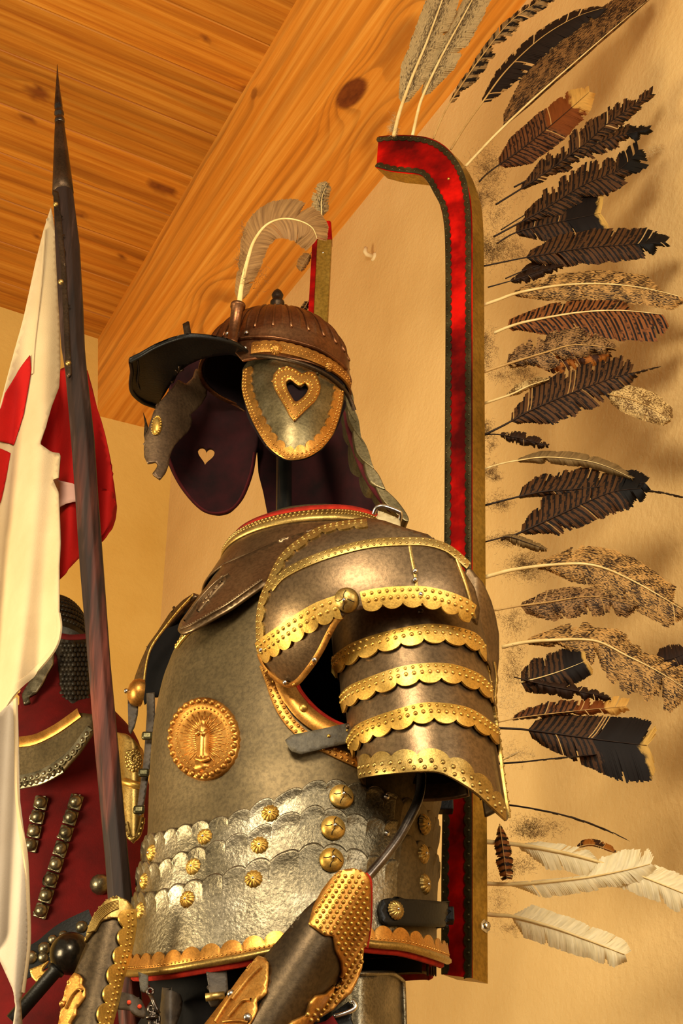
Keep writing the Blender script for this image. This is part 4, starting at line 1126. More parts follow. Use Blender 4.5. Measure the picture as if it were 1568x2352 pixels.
f([(995, 318), (1015, 270), (1040, 225), (1104, 132), (1172, 49), (1241, 0), (1300, -40)], 11, 26, 'dark_barred_pale', 'narrow black notched feather', 103, .75, .18, 'quill_tan', .002)
f([(1035, 343), (1068, 290), (1104, 240), (1162, 162), (1241, 88), (1320, 40), (1385, 18)], 18, 44, 'dark_spotted', 'dark brown feather with pale flecks', 104, .3, .26, 'quill_tan', .0024, .006)
f([(1069, 382), (1143, 304), (1241, 212), (1339, 126), (1420, 56), (1483, 4)], 62, 7, 'speckled_brown', 'long speckled feather with a bare lower edge', 105, .1, .22, 'quill_pale', .003)
f([(1100, 418), (1123, 395), (1200, 340), (1280, 275), (1352, 212)], 40, 44, 'rust_pale', 'rust barred feather with a pale tip', 106, .15, .18, 'quill_dark', .0018, .01)
f([(1138, 470), (1231, 411), (1339, 333), (1400, 280), (1495, 217)], ([.15, .3, .5, .75, 1], [8, 34, 36, 26, 12]), ([.15, .3, .55, .85, 1], [6, 18, 30, 16, 6]), 'barred', 'dark feather with a torn forked tip', 107, .7, .15, 'quill_dark', .002)
f([(1180, 430), (1290, 372), (1388, 322), (1490, 296)], 22, 26, 'barred_black', 'dark barred feather with black ragged end', 108, .75, .2, 'quill_dark', .0018, .006)
f([(1133, 544), (1241, 485), (1339, 425), (1420, 390), (1465, 345)], ([.2, .35, .6, .85, 1], [10, 36, 40, 26, 14]), ([.2, .35, .6, .9, 1], [10, 30, 34, 36, 10]), 'barred_black', 'dark barred feather in tatters with a curled end', 109, .55, .2, 'quill_dark', .002)
f([(1150, 528), (1250, 470), (1350, 446), (1430, 402)], 18, 26, 'barred', 'dark feather between two tattered ones', 151, .5, .2, 'quill_dark', .0014, .022)
f([(1160, 640), (1220, 615), (1300, 590), (1350, 585)], 14, 24, 'dark_brown', 'dark tattered feather base below the rounded one', 152, .6, .2, 'quill_dark', .0014, .02)
f([(1140, 560), (1190, 532), (1290, 508), (1378, 490)], ([.2, .4, .75, .95, 1], [14, 40, 50, 44, 30]), ([.2, .4, .75, .95, 1], [10, 36, 44, 42, 28]), 'barred_tipped', 'broad rounded dark tail feather', 110, .15, .2, 'quill_dark', .0018, .015)
f([(1084, 617), (1150, 603), (1216, 590), (1339, 570), (1440, 562), (1526, 556)], 38, 36, 'barred_black', 'dark barred feather with a torn black tip', 111, .3, .28, 'quill_dark', .0018)
f([(1120, 660), (1190, 640), (1240, 622), (1290, 610)], 12, 16, 'dark_brown', 'short black tattered feather', 112, .7, .3, 'quill_dark', .0015, .012)
f([(1094, 706), (1140, 690), (1192, 672), (1290, 655), (1388, 652), (1480, 662), (1564, 682)], ([.18, .3, .55, .75, .9], [8, 24, 30, 30, 0]), ([.18, .3, .6, .9, 1], [10, 34, 40, 36, 10]), 'speckled', 'tan speckled feather with pale quill', 113, .15, .18, 'quill_pale', .0034)
f([(1134, 765), (1170, 750), (1217, 737), (1326, 718), (1424, 713), (1520, 722)], ([.05, .3, .65, .72, .8], [12, 26, 26, 24, 0]), ([.1, .3, .65, .9, 1], [12, 46, 60, 56, 20]), 'barred_rust', 'rust and black barred feather with pale quill', 114, .2, .08, 'quill_pale', .003, .004)
f([(1094, 860), (1181, 831), (1254, 809), (1320, 792), (1409, 800)], ([.2, .35, .7, 1], [18, 44, 40, 10]), ([.25, .4, .6, .8, 1], [10, 40, 36, 24, 8]), 'speckled_dark', 'grey speckled feather with a tattered rust edge', 115, .5, .22, 'quill_tan', .0028, -.004)
f([(1170, 845), (1260, 830), (1340, 815), (1400, 812)], 12, 34, 'orange_brown', 'tattered orange-brown feather', 116, .6, .25, 'quill_tan', .0012, .012)
f([(1094, 932), (1170, 907), (1217, 885), (1260, 872)], 16, 8, 'speckled_pale', 'short pale feather tucked behind a dark one', 117, .3, .4, 'quill_pale', .003, .012)
f([(1105, 1002), (1160, 975), (1217, 943), (1308, 904), (1398, 871), (1450, 856)], ([.2, .35, .6, .9, 1], [14, 46, 46, 40, 12]), ([.2, .35, .6, .85, 1], [14, 44, 48, 32, 10]), 'barred', 'dark brown broad feather', 118, .35, .2, 'quill_dark', .0022)
f([(1380, 882), (1430, 865), (1480, 850), (1514, 842)], 2, 4, 'dark_brown', 'bare broken quill end', 119, .8, .1, 'quill_dark', .0012, n=20)
f([(1395, 905), (1440, 915), (1480, 930), (1540, 962)], ([0, .2, .6, .9, 1], [16, 30, 34, 22, 4]), ([0, .2, .6, .9, 1], [16, 34, 34, 22, 4]), 'speckled_pale', 'short pale speckled feather with a rounded end', 120, .08, .02, 'quill_tan', .0012, -.02)
f([(1110, 998), (1145, 998), (1200, 1008), (1258, 1024)], 14, 14, 'dark_brown', 'small dark feather below the broad brown one', 121, .6, .25, 'quill_dark', .0014, .006)
f([(1098, 1082), (1140, 1068), (1181, 1059), (1254, 1050), (1344, 1058), (1400, 1074), (1450, 1098)], 16, 17, 'grey_brown', 'thin grey-brown curved feather', 122, .2, .25, 'quill_pale', .0016)
f([(1105, 1163), (1174, 1145), (1240, 1130), (1304, 1125), (1400, 1116), (1482, 1108)], ([.2, .3, .6, .9, 1], [10, 36, 42, 26, 8]), ([.2, .45, .7, .9, 1], [4, 16, 34, 34, 12]), 'barred_black', 'dark feather with a grey base and black torn tip', 123, .4, .22, 'quill_dark', .002, .006)
f([(1150, 1240), (1188, 1226), (1290, 1179), (1398, 1132), (1470, 1122)], ([.15, .3, .6, .9, 1], [16, 50, 46, 34, 14]), ([.15, .3, .6, .9, 1], [10, 40, 44, 40, 14]), 'barred_black', 'broad dark barred feather with a shredded tip', 124, .4, .14, 'quill_dark', .0022)
f([(1440, 1126), (1500, 1128), (1575, 1143)], 2, 4, 'dark_brown', 'bare black quill end', 125, .8, .1, 'quill_dark', .0011, n=20)
f([(1101, 1248), (1140, 1238), (1167, 1233), (1210, 1246), (1254, 1262)], 10, 16, 'grey_brown', 'small grey feather', 126, .3, .35, 'quill_dark', .0016, .004)
f([(1101, 1329), (1140, 1318), (1181, 1308), (1272, 1297), (1362, 1298), (1453, 1334), (1568, 1400)], ([.28, .36, .6, .85, .92], [14, 38, 48, 36, 4]), ([.28, .36, .6, .9, 1], [10, 42, 58, 52, 8]), 'speckled', 'large tan speckled feather with thick pale quill', 127, .15, .26, 'quill_pale', .0038)
f([(1134, 1402), (1190, 1392), (1254, 1384), (1362, 1370), (1462, 1392)], ([.2, .35, .6, .9, 1], [10, 30, 22, 12, 4]), ([.12, .3, .6, .9, 1], [10, 44, 46, 30, 6]), 'speckled_dark', 'brown speckled feather with dark quill', 128, .35, .18, 'quill_tan', .002, .008)
f([(1152, 1486), (1200, 1476), (1254, 1471), (1362, 1471), (1435, 1504), (1507, 1540), (1572, 1580)], ([.1, .25, .45, .55, .6, .9, 1], [6, 34, 44, 40, 30, 44, 10]), ([.1, .25, .4, .6, .9, 1], [6, 20, 54, 76, 66, 14]), 'speckled', 'large tan speckled feather torn into lobes', 129, .45, .12, 'quill_pale', .0034)
f([(1500, 1520), (1535, 1515), (1575, 1500)], 28, 34, 'dark_brown', 'dark feather tip at the far right', 130, .2, .05, 'quill_dark', .001, .02)
f([(1192, 1568), (1240, 1556), (1290, 1540), (1345, 1518)], ([0, .2, .7, .95, 1], [20, 40, 40, 36, 24]), ([0, .2, .7, .95, 1], [20, 34, 34, 30, 20]), 'barred_tipped', 'dark rounded feather with a white rim', 131, .2, .02, 'quill_pale', .0014, .014)
f([(1180, 1555), (1260, 1575), (1340, 1590), (1400, 1602)], 14, 20, 'dark_brown', 'thin dark feather with hairy edge', 132, .8, .1, 'quill_dark', .0012, .01)
f([(1127, 1663), (1170, 1653), (1217, 1645), (1330, 1632), (1436, 1622)], ([.15, .3, .6, .9, 1], [8, 28, 28, 24, 16]), ([.15, .3, .6, .9, 1], [4, 8, 10, 20, 10]), 'rust_pale', 'rust barred feather with ragged pale end', 133, .6, .15, 'quill_tan', .0012, .008)
f([(1124, 1671), (1180, 1674), (1217, 1677), (1326, 1692), (1400, 1702), (1485, 1712)], ([.2, .3, .5, .8, .93, .98, 1], [10, 36, 44, 52, 48, 36, 16]), ([.2, .3, .5, .75, .93, .98, 1], [8, 30, 52, 78, 70, 48, 20]), 'barred_tipped', 'large dark barred tail feather with pale tip', 134, .12, .24, 'quill_dark', .0022)
f([(1132, 1755), (1200, 1750), (1254, 1744), (1366, 1733)], 2, 3, 'dark_brown', 'bare straight dark quill', 135, .8, .3, 'quill_dark', .0018, n=24)
f([(1095, 1846), (1160, 1848), (1254, 1863), (1326, 1881), (1390, 1905), (1440, 1929)], 2, 4, 'dark_brown', 'bare curved black quill', 136, .9, .3, 'quill_dark', .0019, n=24)
f([(1138, 1755), (1170, 1738), (1190, 1728)], 3, 3, 'white_vane', 'short white quill stub', 137, .5, .4, 'quill_pale', .0014, .004, n=14)
f([(1098, 1932), (1181, 1939), (1272, 1954), (1362, 1976), (1471, 2012), (1590, 2060)], ([.18, .25, .45, .52, .7, .95, 1], [4, 18, 22, 4, 34, 42, 12]), ([.18, .25, .5, .7, .95, 1], [14, 44, 40, 42, 46, 14]), 'white_vane', 'white feather reaching past the right edge', 138, .25, .17, 'quill_pale', .004)
f([(1100, 2028), (1181, 2031), (1290, 2022), (1362, 2013), (1442, 1997), (1492, 1984)], ([.62, .66, .8, .95, 1], [6, 40, 46, 34, 10]), ([.18, .3, .6, .9, 1], [6, 36, 32, 34, 14]), 'white_vane', 'white feather curving upward', 139, .2, .17, 'quill_pale', .0034, -.006)
f([(1096, 2097), (1140, 2102), (1181, 2106), (1272, 2131), (1362, 2164), (1434, 2192)], ([.22, .27, .5, .9, 1], [10, 36, 34, 32, 12]), ([.22, .27, .5, .9, 1], [14, 42, 44, 36, 12]), 'white_vane', 'lowest white feather with a rounded tip', 140, .12, .22, 'quill_pale', .0036)
f([(1147, 1893), (1152, 1930), (1158, 1975), (1164, 2018)], ([0, .3, .6, 1], [3, 16, 18, 12]), ([0, .3, .6, 1], [3, 16, 18, 12]), 'barred_rust', 'small dark rust feather hanging straight down', 141, .4, .02, 'quill_tan', .001, -.012)
f([(1320, 1948), (1360, 1940), (1412, 1958)], 14, 4, 'orange_brown', 'small brown feather behind the white ones', 142, .3, .05, 'quill_tan', .001, .012)
wing_down = [((1120, 395), 36, 55, 150, 'down_brown'), ((1105, 460), 22, 30, 70, 'down_brown'), ((1140, 480), 40, 40, 60, 'down_brown'), ((1130, 575), 55, 44, 240, 'down_brown'), ((1180, 560), 40, 40, 60, 'down_brown'), ((1115, 800), 26, 55, 100, 'down_brown'), ((1180, 860), 60, 22, 90, 'down_brown'),
 ((1112, 985), 26, 22, 80, 'down_brown'), ((1130, 1030), 14, 40, 30, 'down_brown'), ((1120, 1088), 32, 14, 60, 'down_brown'), ((1150, 1155), 40, 22, 60, 'down_brown'), ((1150, 1240), 40, 18, 70, 'down_brown'), ((1210, 1300), 50, 32, 200, 'down_brown'), ((1185, 1430), 36, 30, 70, 'down_brown'), ((1180, 1530), 40, 50, 110, 'down_brown'), ((1170, 1600), 40, 50, 50, 'down_pale'), ((1180, 1730), 40, 30, 40, 'down_pale'),
 ((1225, 1905), 50, 24, 180, 'down_brown'), ((1200, 1990), 40, 30, 60, 'down_brown'), ((1135, 2075), 26, 60, 70, 'down_pale'), ((1175, 2130), 16, 18, 24, 'down_pale'), ((905, 290), 14, 22, 60, 'down_pale'), ((1500, 350), 24, 18, 30, 'down_pale')]
for i, (c, rx, ry, n, mt) in enumerate(wing_down): down('down_tuft', c, rx, ry, FY0+.01, mt, wing, int(n*9.0), 300+i, .32, 9)

# plume on the helmet
pl = thing('plume', 'curling grey-brown feather plume standing in the helmet socket', 'feather', tuple(W(548, 700, 1.885)))
o, at, Yf = ribbon_feather('vane', [(549, 700), (556, 650), (571, 588), (584, 552), (610, 518), (645, 503), (684, 506), (716, 522), (728, 548)], ([0, .05, .3, .5, .7, .9, 1], [4, 14, 22, 42, 48, 34, 20]), ([0, .05, .25, .5, .7, .9, 1], [3, 20, 36, 40, 50, 52, 34]), lambda t: 1.885+.03*t, MAT['plume_grey'], 55, .12, .02, .05, 240, pl, .01)
m = M(); m.tube([W(at(i/40).x, at(i/40).y, Yf(i/40)-.001) for i in range(41)], [.0045*(1-.9*i/40) for i in range(41)], 8); m.build('quill', MAT['quill_pale'], pl)
down('down_fringe', (556, 610), 14, 70, 1.885, 'down_brown', pl, 150, 77, .5, 14)
down('down_fringe', (600, 640), 20, 50, 1.89, 'down_brown', pl, 60, 78, .4, 16)

# ================================================================== far wing
w2 = thing('wing', 'far wing frame with a red velvet cap and brass back, rising behind the helmet', 'wing', tuple(W(735, 760, 2.42)))
def box4(m, a, b, c, d, ex):
    A = [a, b, c, d]; bb_ = len(m.v); m.v += A + [p+ex for p in A]
    for q in ((0,1,2,3), (7,6,5,4), (0,4,5,1), (1,5,6,2), (2,6,7,3), (3,7,4,0)): m.f.append(tuple(bb_+i for i in q))
y2 = lambda px, py: W(px, py, 2.42)
m = M(); box4(m, y2(728, 549), y2(762, 549), y2(742, 960), y2(708, 960), Vector((0, .03, 0))); box4(m, y2(708, 960), y2(742, 960), y2(742, 2060), y2(708, 2060), Vector((0, .03, 0))); m.build('frame', MAT['frame_brass'], w2, bevel=.002, smooth=False)
m = M(); box4(m, y2(725, 507), y2(760, 504), y2(763, 549), y2(727, 549), Vector((.0, .034, 0))); m.build('velvet_cap', MAT['red_velvet'], w2, bevel=.005, smooth=False)
m = M(); box4(m, y2(719, 515), y2(728, 549), y2(708, 960), y2(694, 960), Vector((0, .03, 0))); box4(m, y2(694, 960), y2(708, 960), y2(708, 2060), y2(694, 2060), Vector((0, .03, 0))); m.build('velvet_side', MAT['red_velvet'], w2, smooth=False)
m = M(); m.dome(y2(742, 580), Vector((0, -1, 0)), .0025, .002, 8); m.build('tack', MAT['bright_rivet'], w2)
FY1 = FY0; FY0 = 2.44
f([(739, 506), (738, 480), (740, 450), (752, 420)], 24, 18, 'grey_edge', 'pale ragged feather on the velvet cap', 160, .4, .1, 'quill_pale', .002, par=w2)
f([(715, 580), (700, 600), (690, 622)], 10, 16, 'plume_grey', 'small grey feather at the frame side', 161, .3, .1, 'quill_tan', .001, par=w2)
f([(709, 690), (700, 705), (692, 714)], 8, 8, 'dark_brown', 'tiny dark feather at the frame side', 162, .5, .1, 'quill_tan', .001, par=w2)
FY0 = FY1
# ================================================================== lance and banner
LY = 2.0
lw = NT('lance_wood')
mpv = lw.mapping(lw.tc.outputs['Object'], (60, 60, 3)); a = lw.noise(1, 5, .65, mpv); z_ = lw.sep(lw.tc.outputs['Object'])[2]
red = lw.math('MULTIPLY', lw.ramp(lw.noise(1, 3, .5, lw.mapping(lw.tc.outputs['Object'], (30, 30, 2.2))), [(.48, 0.0), (.62, 1.0)]), lw.ramp(lw.math('MULTIPLY', z_, 1.0), [(.62, 1.0), (.95, 0.0)]))
base = lw.ramp(a, [(.3, '#140c08'), (.55, '#281a14'), (.75, '#43302a')])
lw.set(Base_Color=lw.mix(red, base, lw.ramp(a, [(.3, '#34160f'), (.7, '#7a3e30')])), Roughness=.6); lw.b.inputs['Specular IOR Level'].default_value = .2; lw.bump(a, .3, .002); MAT['lance_wood'] = lw.m
LE = [(148, 125, 151), (434, 121, 168), (561, 126, 184), (700, 133, 192), (800, 140, 196), (855, 149, 201), (1008, 162, 218), (1144, 172, 227), (1300, 182, 239), (1524, 201, 255), (1747, 219, 276), (1971, 240, 296), (2060, 246, 305), (2240, 262, 322), (2352, 272, 333)]
la = thing('lance', 'long dark wooden lance with an iron point, standing upright at the far left', 'lance', tuple(W(300, 2352, LY)))
def seg(rows, y0, n=8):
    return None
m = M(); rows = []
for py, xl, xr in LE[1:]:
    a, b = W(xl, py, LY), W(xr, py, LY); c = (a+b)/2; r = (b-a).length/2; rows.append((c, r))
# carry the shaft on to the floor along its own line
c1, r1 = rows[-1]; c0, _ = rows[-5]; d = (c1-c0).normalized(); t = -(c1.z-.02)/d.z
rows.append((c1 + d*t*.5, r1*1.05)); rows.append((c1+d*t, r1*.9))
m.tube([c for c, r in rows], [r for c, r in rows], 8, up=Vector((.38, -.92, 0))); m.build('shaft', MAT['lance_wood'], la, smooth=False, bevel=.002)
m = M(); P = [(148, 131.5, .6), (180, 132, 3), (215, 133, 7), (240, 134, 10), (249, 134.5, 10), (251, 135, 8.5), (258, 135.5, 12), (263, 136, 12), (267, 136, 9.5), (271, 136.5, 9.5), (274, 137, 12.5), (280, 137, 12.5), (284, 137, 11)]
m.tube([W(x, y, LY) for y, x, r in P], [r/1270 for y, x, r in P], 10, up=Vector((.38, -.92, 0))); m.build('spearhead', MAT['rod_steel'], la)
m = M(); P = [(284, 137, 11.5), (300, 137.5, 13), (360, 140.5, 18.5), (420, 143.5, 23.5), (444, 144.5, 25)]
m.tube([W(x, y, LY) for y, x, r in P], [r/1270 for y, x, r in P], 14); m.build('socket', MAT['dark_iron'], la)
lf = lambda px, py: W(px, py, LY-.034)
m = M(); m.patch([(121, 436), (134, 440), (150, 600), (158, 740), (164, 858), (157, 866), (151, 858), (146, 740), (139, 600), (127, 500)], lf, 6); lg = m.build('langet', MAT['dark_iron'], la, solid=.006)
m = M()
for px, py in ((125, 470), (137, 648), (154, 835)): m.dome(lf(px+3, py)-Vector((0, .001, 0)), Vector((0, -1, -.3)), .005, .004, 10)
m.build('rivet', MAT['old_brass'], lg)
plain('white_cloth', '#a8906c', '#b8a27e', .9, 5, .25, 500)
plain('red_cloth', '#8c0602', '#a60c05', .85, 6, .2, 500)
BY = 2.06
ba = thing('banner', 'white pennant with a red cross hanging in folds from the lance', 'flag', tuple(W(118, 470, BY)))
def clf(px, py):
    t = min(1, max(0, (py-470)/900))
    return W(px, py, BY + .022*t*sin(px/17.0 + py/170) + .018*sin(py/150.0+px/60) + .02*t*cos(px/41.0) - .0003*(px-60)*t)
m = M(); m.patch([(117, 475), (122, 500), (128, 560), (133, 640), (138, 760), (139, 838), (136, 889), (119, 933), (105, 980), (90, 1018), (118, 1038), (138, 1041), (133, 1097), (121, 1100), (133, 1130), (136, 1246), (133, 1300), (133, 1412), (136, 1447), (125, 1488), (80, 1541), (40, 1577), (0, 1644), (-60, 1660), (-60, 1100), (-50, 1000), (0, 940), (34, 804), (54, 729), (82, 600), (100, 528)], clf, 9)
wf_ = m.build('white_field', MAT['white_cloth'], ba, solid=.003)
m = M(); m.patch([(71, 818), (74, 850), (65, 905), (56, 954), (34, 1024), (18, 1019), (0, 1015), (-50, 1000), (-50, 960), (0, 940), (10, 903), (40, 855)], offs(clf, .0035), 7)
m.patch([(26, 1043), (0, 1032), (-50, 1015), (-50, 1250), (0, 1151), (14, 1098)], offs(clf, .0035), 7); m.build('red_cross', MAT['red_cloth'], ba, solid=.002)
m = M(); m.strip(clf, [(134, 1412), (137, 1447), (125, 1490), (80, 1543), (40, 1579), (2, 1644)], .010, .002, .001, step=4); m.build('hem', MAT['white_cloth'], ba); m = M(); m.strip(clf, [(104, 530), (98, 620), (90, 700), (80, 790), (76, 860)], .004, .002, .001, step=4); m.build('seam', MAT['white_cloth'], ba)
def clr(px, py): return W(px, py, BY+.075 + .02*sin(px/14.0+py/200) + .014*sin(py/90.0))
m = M(); m.patch([(134, 850), (150, 842), (201, 850), (212, 890), (224, 940), (239, 1000), (252, 1059), (262, 1110), (269, 1165), (266, 1192), (258, 1216), (231, 1244), (205, 1264), (180, 1284), (158, 1307), (134, 1330), (120, 1330), (120, 1120), (88, 1020), (108, 960)], clr, 8); m.build('red_field', MAT['red_cloth'], ba, solid=.003)
m = M(); m.patch([(130, 1105), (146, 1104), (168, 1118), (176, 1148), (155, 1165), (133, 1180)], offs(clr, .012), 7); m.build('white_corner', plain('lilac_cloth', '#b88a78', '#caa090', .9, 6, .2, 500), ba, solid=.002)
m = M(); m.patch([(224, 1130), (262, 1140), (269, 1170), (262, 1206), (231, 1244), (224, 1200)], lambda px, py: clr(px, py)-Vector((0, .014, 0)), 7); m.build('folded_corner', MAT['red_cloth'], ba, solid=.002)
def cl2(px, py): return W(px, py, BY-.05 + .02*sin(px/15.0+py/260) + .02*sin(py/120.0))
m = M(); m.patch([(-50, 1640), (0, 1640), (37, 1600), (39, 1700), (42, 1837), (52, 1910), (60, 1971), (66, 2080), (67, 2172), (62, 2230), (54, 2275), (48, 2300), (52, 2352), (56, 2400), (26, 2400), (40, 2310), (28, 2270), (0, 2208), (-50, 2140)], cl2, 8); m.build('lower_tail', plain('shaded_white_cloth', '#a3937e', '#b3a592', .9, 4, .25, 400), ba, solid=.003)  # greyer shading of the lower tail put into its own cloth colour
m = M(); m.strip(cl2, [(36, 1606), (38, 1700), (41, 1840), (58, 1971), (64, 2080), (65, 2172), (52, 2280)], .007, .002, .001, step=5); m.build('hem', MAT['white_cloth'], ba)

# ================================================================== armour stand
sd = thing('armour_stand', 'black steel stand with a neck pole and a bent arm rod carrying the front suit', 'stand', (TOR and cx[4], TY, .35))
m = M(); p0, p1 = W(652, 1230, 2.05), W(652, 980, 2.05); m.tube([Vector((p0.x, 2.05, .36)), p0, p1], .013, 16)
m.build('neck_pole', plain('black_paint', '#101010', '#1e1e1c', .25, 20, .05, 200), sd)
rp = [(968, 1778), (966, 1810), (958, 1842), (940, 1880), (915, 1925), (885, 1966), (858, 1998), (830, 2030), (800, 2066)]
m = M(); m.tube([W(p.x, p.y, 1.80-.00012*(p.y-1778)) for p in spline(rp, 5)], .0062, 12); m.build('arm_rod', MAT['rod_steel'], sd)
m = M(); m.box((cx[4], TY, .17), Vector((.2, 0, 0)), Vector((0, .22, 0)), Vector((0, 0, .17))); m.build('plinth', fl.m, sd, smooth=False, bevel=.01)

# ================================================================== near vambrace
VY = 1.70
va = thing('vambrace', 'steel forearm guard with a studded brass cuff and brass scallops, in front of the waist', 'armour', tuple(W(720, 2200, VY)))
ax0, ax1 = Vector((778, 2060)), Vector((560, 2400)); axd = (ax1-ax0).normalized(); axn = Vector((-axd.y, axd.x))
def vf(px, py):
    s = (Vector((px, py))-ax0).dot(axn)/105; return W(px, py, VY + .085*(1-sqrt(max(0.02, 1-min(.98, s*s)))))
m = M(); m.patch([(790, 2003), (812, 1997), (836, 2006), (846, 2030), (846, 2111), (836, 2175), (831, 2223), (818, 2257), (800, 2285), (764, 2319), (732, 2338), (700, 2365), (660, 2420), (500, 2430), (560, 2370), (606, 2290), (618, 2215), (601, 2203), (650, 2146), (700, 2088), (735, 2058), (764, 2019)], vf, 10); m.build('forearm_plate', MAT['vambrace_steel'], va, solid=.005)
CUF = [(742, 2048), (764, 2019), (790, 2001), (812, 1996), (837, 2006), (845, 2018), (847, 2048), (845, 2111), (836, 2175), (832, 2223), (819, 2256), (806, 2282), (784, 2298), (765, 2320), (733, 2339), (700, 2368), (650, 2410), (630, 2380), (668, 2345), (700, 2330), (708, 2302), (722, 2286), (745, 2282), (760, 2268), (774, 2258), (782, 2230), (779, 2207), (768, 2185), (762, 2150), (745, 2150), (728, 2138), (710, 2125), (722, 2085)]
m = M(); m.patch(CUF, offs(vf, .004), 7); cf = m.build('studded_cuff', MAT['copper_brass'], va, solid=.004)
m = M(); cfn = offs(vf, .0045)
row = 0; y = 2004
while y < 2345:
    x = 700 + (7 if row % 2 else 0)
    while x < 850:
        if inpoly(x, y, inset(CUF[:20], (790, 2130), .95)+[(700, 2330), (745, 2290), (778, 2258), (788, 2230), (784, 2207), (773, 2185), (766, 2145), (745, 2146), (716, 2122)]) : m.dome(cfn(x, y), nrm(vf, x, y), .0026, .0028, 8)
        x += 14.5
    y += 11.5; row += 1
m.build('cuff_studs', MAT['brass'], cf)
m = M(); m.strip(lambda px, py: vf(px, py)+Vector((.0, .006, 0)), [(838, 2004), (848, 2018), (850, 2048), (849, 2111), (840, 2175)], .006, .001, .002, step=4); m.build('red_edge', MAT['red_felt'], va)
m = M(); m.patch([(596, 2198), (618, 2212), (617, 2250), (613, 2283), (602, 2294), (590, 2298), (592, 2320), (584, 2340), (574, 2356), (560, 2400), (440, 2420), (470, 2360), (520, 2296), (560, 2240)], offs(vf, .003), 8); pm = m.build('palmette', MAT['copper_brass'], va, solid=.004)
m = M(); pf = offs(vf, .004)
for c in (((540, 2300), (575, 2255), (604, 2225)), ((530, 2340), (560, 2305), (580, 2300)), ((520, 2352), (552, 2348), (572, 2352)), ((500, 2352), (530, 2305), (560, 2270))): m.strip(pf, c, .004, .001, .002, step=4)
m.build('leaf_veins', MAT['copper_brass'], pm)
for px, py in ((538, 2289), (572, 2341)):
    m = M(); m.dome(offs(vf, .006)(px, py), nrm(vf, px, py), .005, .004, 12); m.build('rivet', MAT['bright_rivet'], pm)

# ================================================================== vambrace in front of the lance
vb = thing('vambrace', 'tall forearm guard with a brass scalloped edge, standing in front of the lance foot', 'armour', tuple(W(230, 2240, 1.82)))
bx0, bx1 = Vector((262, 2080)), Vector((185, 2400)); bxd = (bx1-bx0).normalized(); bxn = Vector((-bxd.y, bxd.x))
def vg(px, py):
    s = ((Vector((px, py))-bx0).dot(bxn)-0)/80; return W(px, py, 1.82 + .06*(1-sqrt(max(.03, 1-min(.97, s*s)))))
VB = [(199, 2164), (206, 2140), (215, 2117), (228, 2094), (242, 2076), (255, 2066), (272, 2063), (289, 2071), (300, 2085), (304, 2105), (302, 2140), (292, 2190), (275, 2244), (263, 2300), (248, 2352), (236, 2400), (130, 2400), (142, 2340), (157, 2267), (177, 2218), (188, 2190)]
m = M(); m.patch(VB, vg, 8); m.build('forearm_plate', MAT['vambrace_steel'], vb, solid=.005)
m = M(); m.patch([(198, 2166), (206, 2138), (215, 2115), (228, 2092), (242, 2074), (255, 2064), (272, 2061), (290, 2069), (302, 2084), (306, 2106), (304, 2142), (286, 2140), (276, 2112), (258, 2110), (236, 2117), (222, 2132), (210, 2150)], offs(vg, .004), 5); ct = m.build('cuff', MAT['old_brass'], vb, solid=.004)
m = M()
for k in range(7):
    o_ = k*4.2; m.strip(offs(vg, .004), [(206+o_*.6, 2146-o_*.2), (222+o_*.5, 2106+o_*.4), (244+o_*.4, 2082+o_*.6), (272, 2070+o_*.7)], .002, .001, .0015, step=4)
m.build('cuff_ridges', MAT['old_brass'], ct)
m = M(); m.strip(vg, [(296, 2090), (297, 2125), (288, 2180), (270, 2242), (257, 2300), (242, 2352), (232, 2400)], .017, .004, .001, (.010, .0235, 1), [(-.15, .0075, .0024), (.55, .0075, .0024, .9)], step=2.2); m.build('edge_trim', MAT['brass'], vb)
m = M(); m.patch([(176, 2236), (186, 2240), (193, 2250), (190, 2262), (198, 2272), (198, 2290), (188, 2306), (178, 2318), (177, 2332), (166, 2350), (150, 2400), (132, 2400), (142, 2340), (156, 2272), (166, 2248)], offs(vg, .004), 6); pm = m.build('palmette', MAT['copper_brass'], vb, solid=.004)
m = M(); m.strip(offs(vg, .005), [(158, 2320), (172, 2290), (186, 2275), (194, 2280)], .003, .001, .002, step=4); m.dome(offs(vg, .006)(152, 2309), nrm(vg, 160, 2309), .004, .004, 10); m.build('leaf_veins', MAT['copper_brass'], pm)

# ================================================================== below the cuirass
tp = thing('steel_tasset', 'rough silvery steel plate with rounded corner hanging below the cuirass', 'armour', tuple(W(860, 2300, 1.86)))
m = M(); tf = lambda px, py: W(px, py, 1.86 + .0000012*(px-820)**2*10)
m.patch([(700, 2240), (821, 2236), (892, 2233), (908, 2238), (920, 2248), (925, 2262), (928, 2352), (930, 2420), (700, 2420)], tf, 12); m.build('plate', MAT['cast_steel'], tp, solid=.006)
m = M(); m.strip(tf, [(760, 2239), (821, 2237), (890, 2235), (907, 2240), (919, 2250), (923, 2264), (926, 2352), (928, 2420)], .006, .002, .003, step=4); m.build('rolled_edge', MAT['cast_steel'], tp)
bk_ = thing('vambrace_strap', 'dark leather strap with a wire buckle behind the near vambrace', 'strap', tuple(W(790, 2320, 1.8)))
m = M(); m.patch([(764, 2326), (800, 2300), (812, 2318), (806, 2335), (814, 2360), (800, 2400), (770, 2400)], lambda px, py: W(px, py, 1.80), 7); m.build('strap', MAT['black_leather'], bk_, solid=.004)
m = M(); m.tube([W(p.x, p.y, 1.79) for p in spline([(768, 2334), (790, 2328), (812, 2318), (816, 2308), (808, 2298)], 5)], .0028, 8); m.build('buckle', MAT['bright_rivet'], bk_)
m = M(); m.patch([(725, 2352), (748, 2345), (764, 2332), (776, 2352), (786, 2400), (716, 2400)], lambda px, py: W(px, py, 1.77), 7); m.build('red_flap', MAT['red_coat'], bk_, solid=.004)
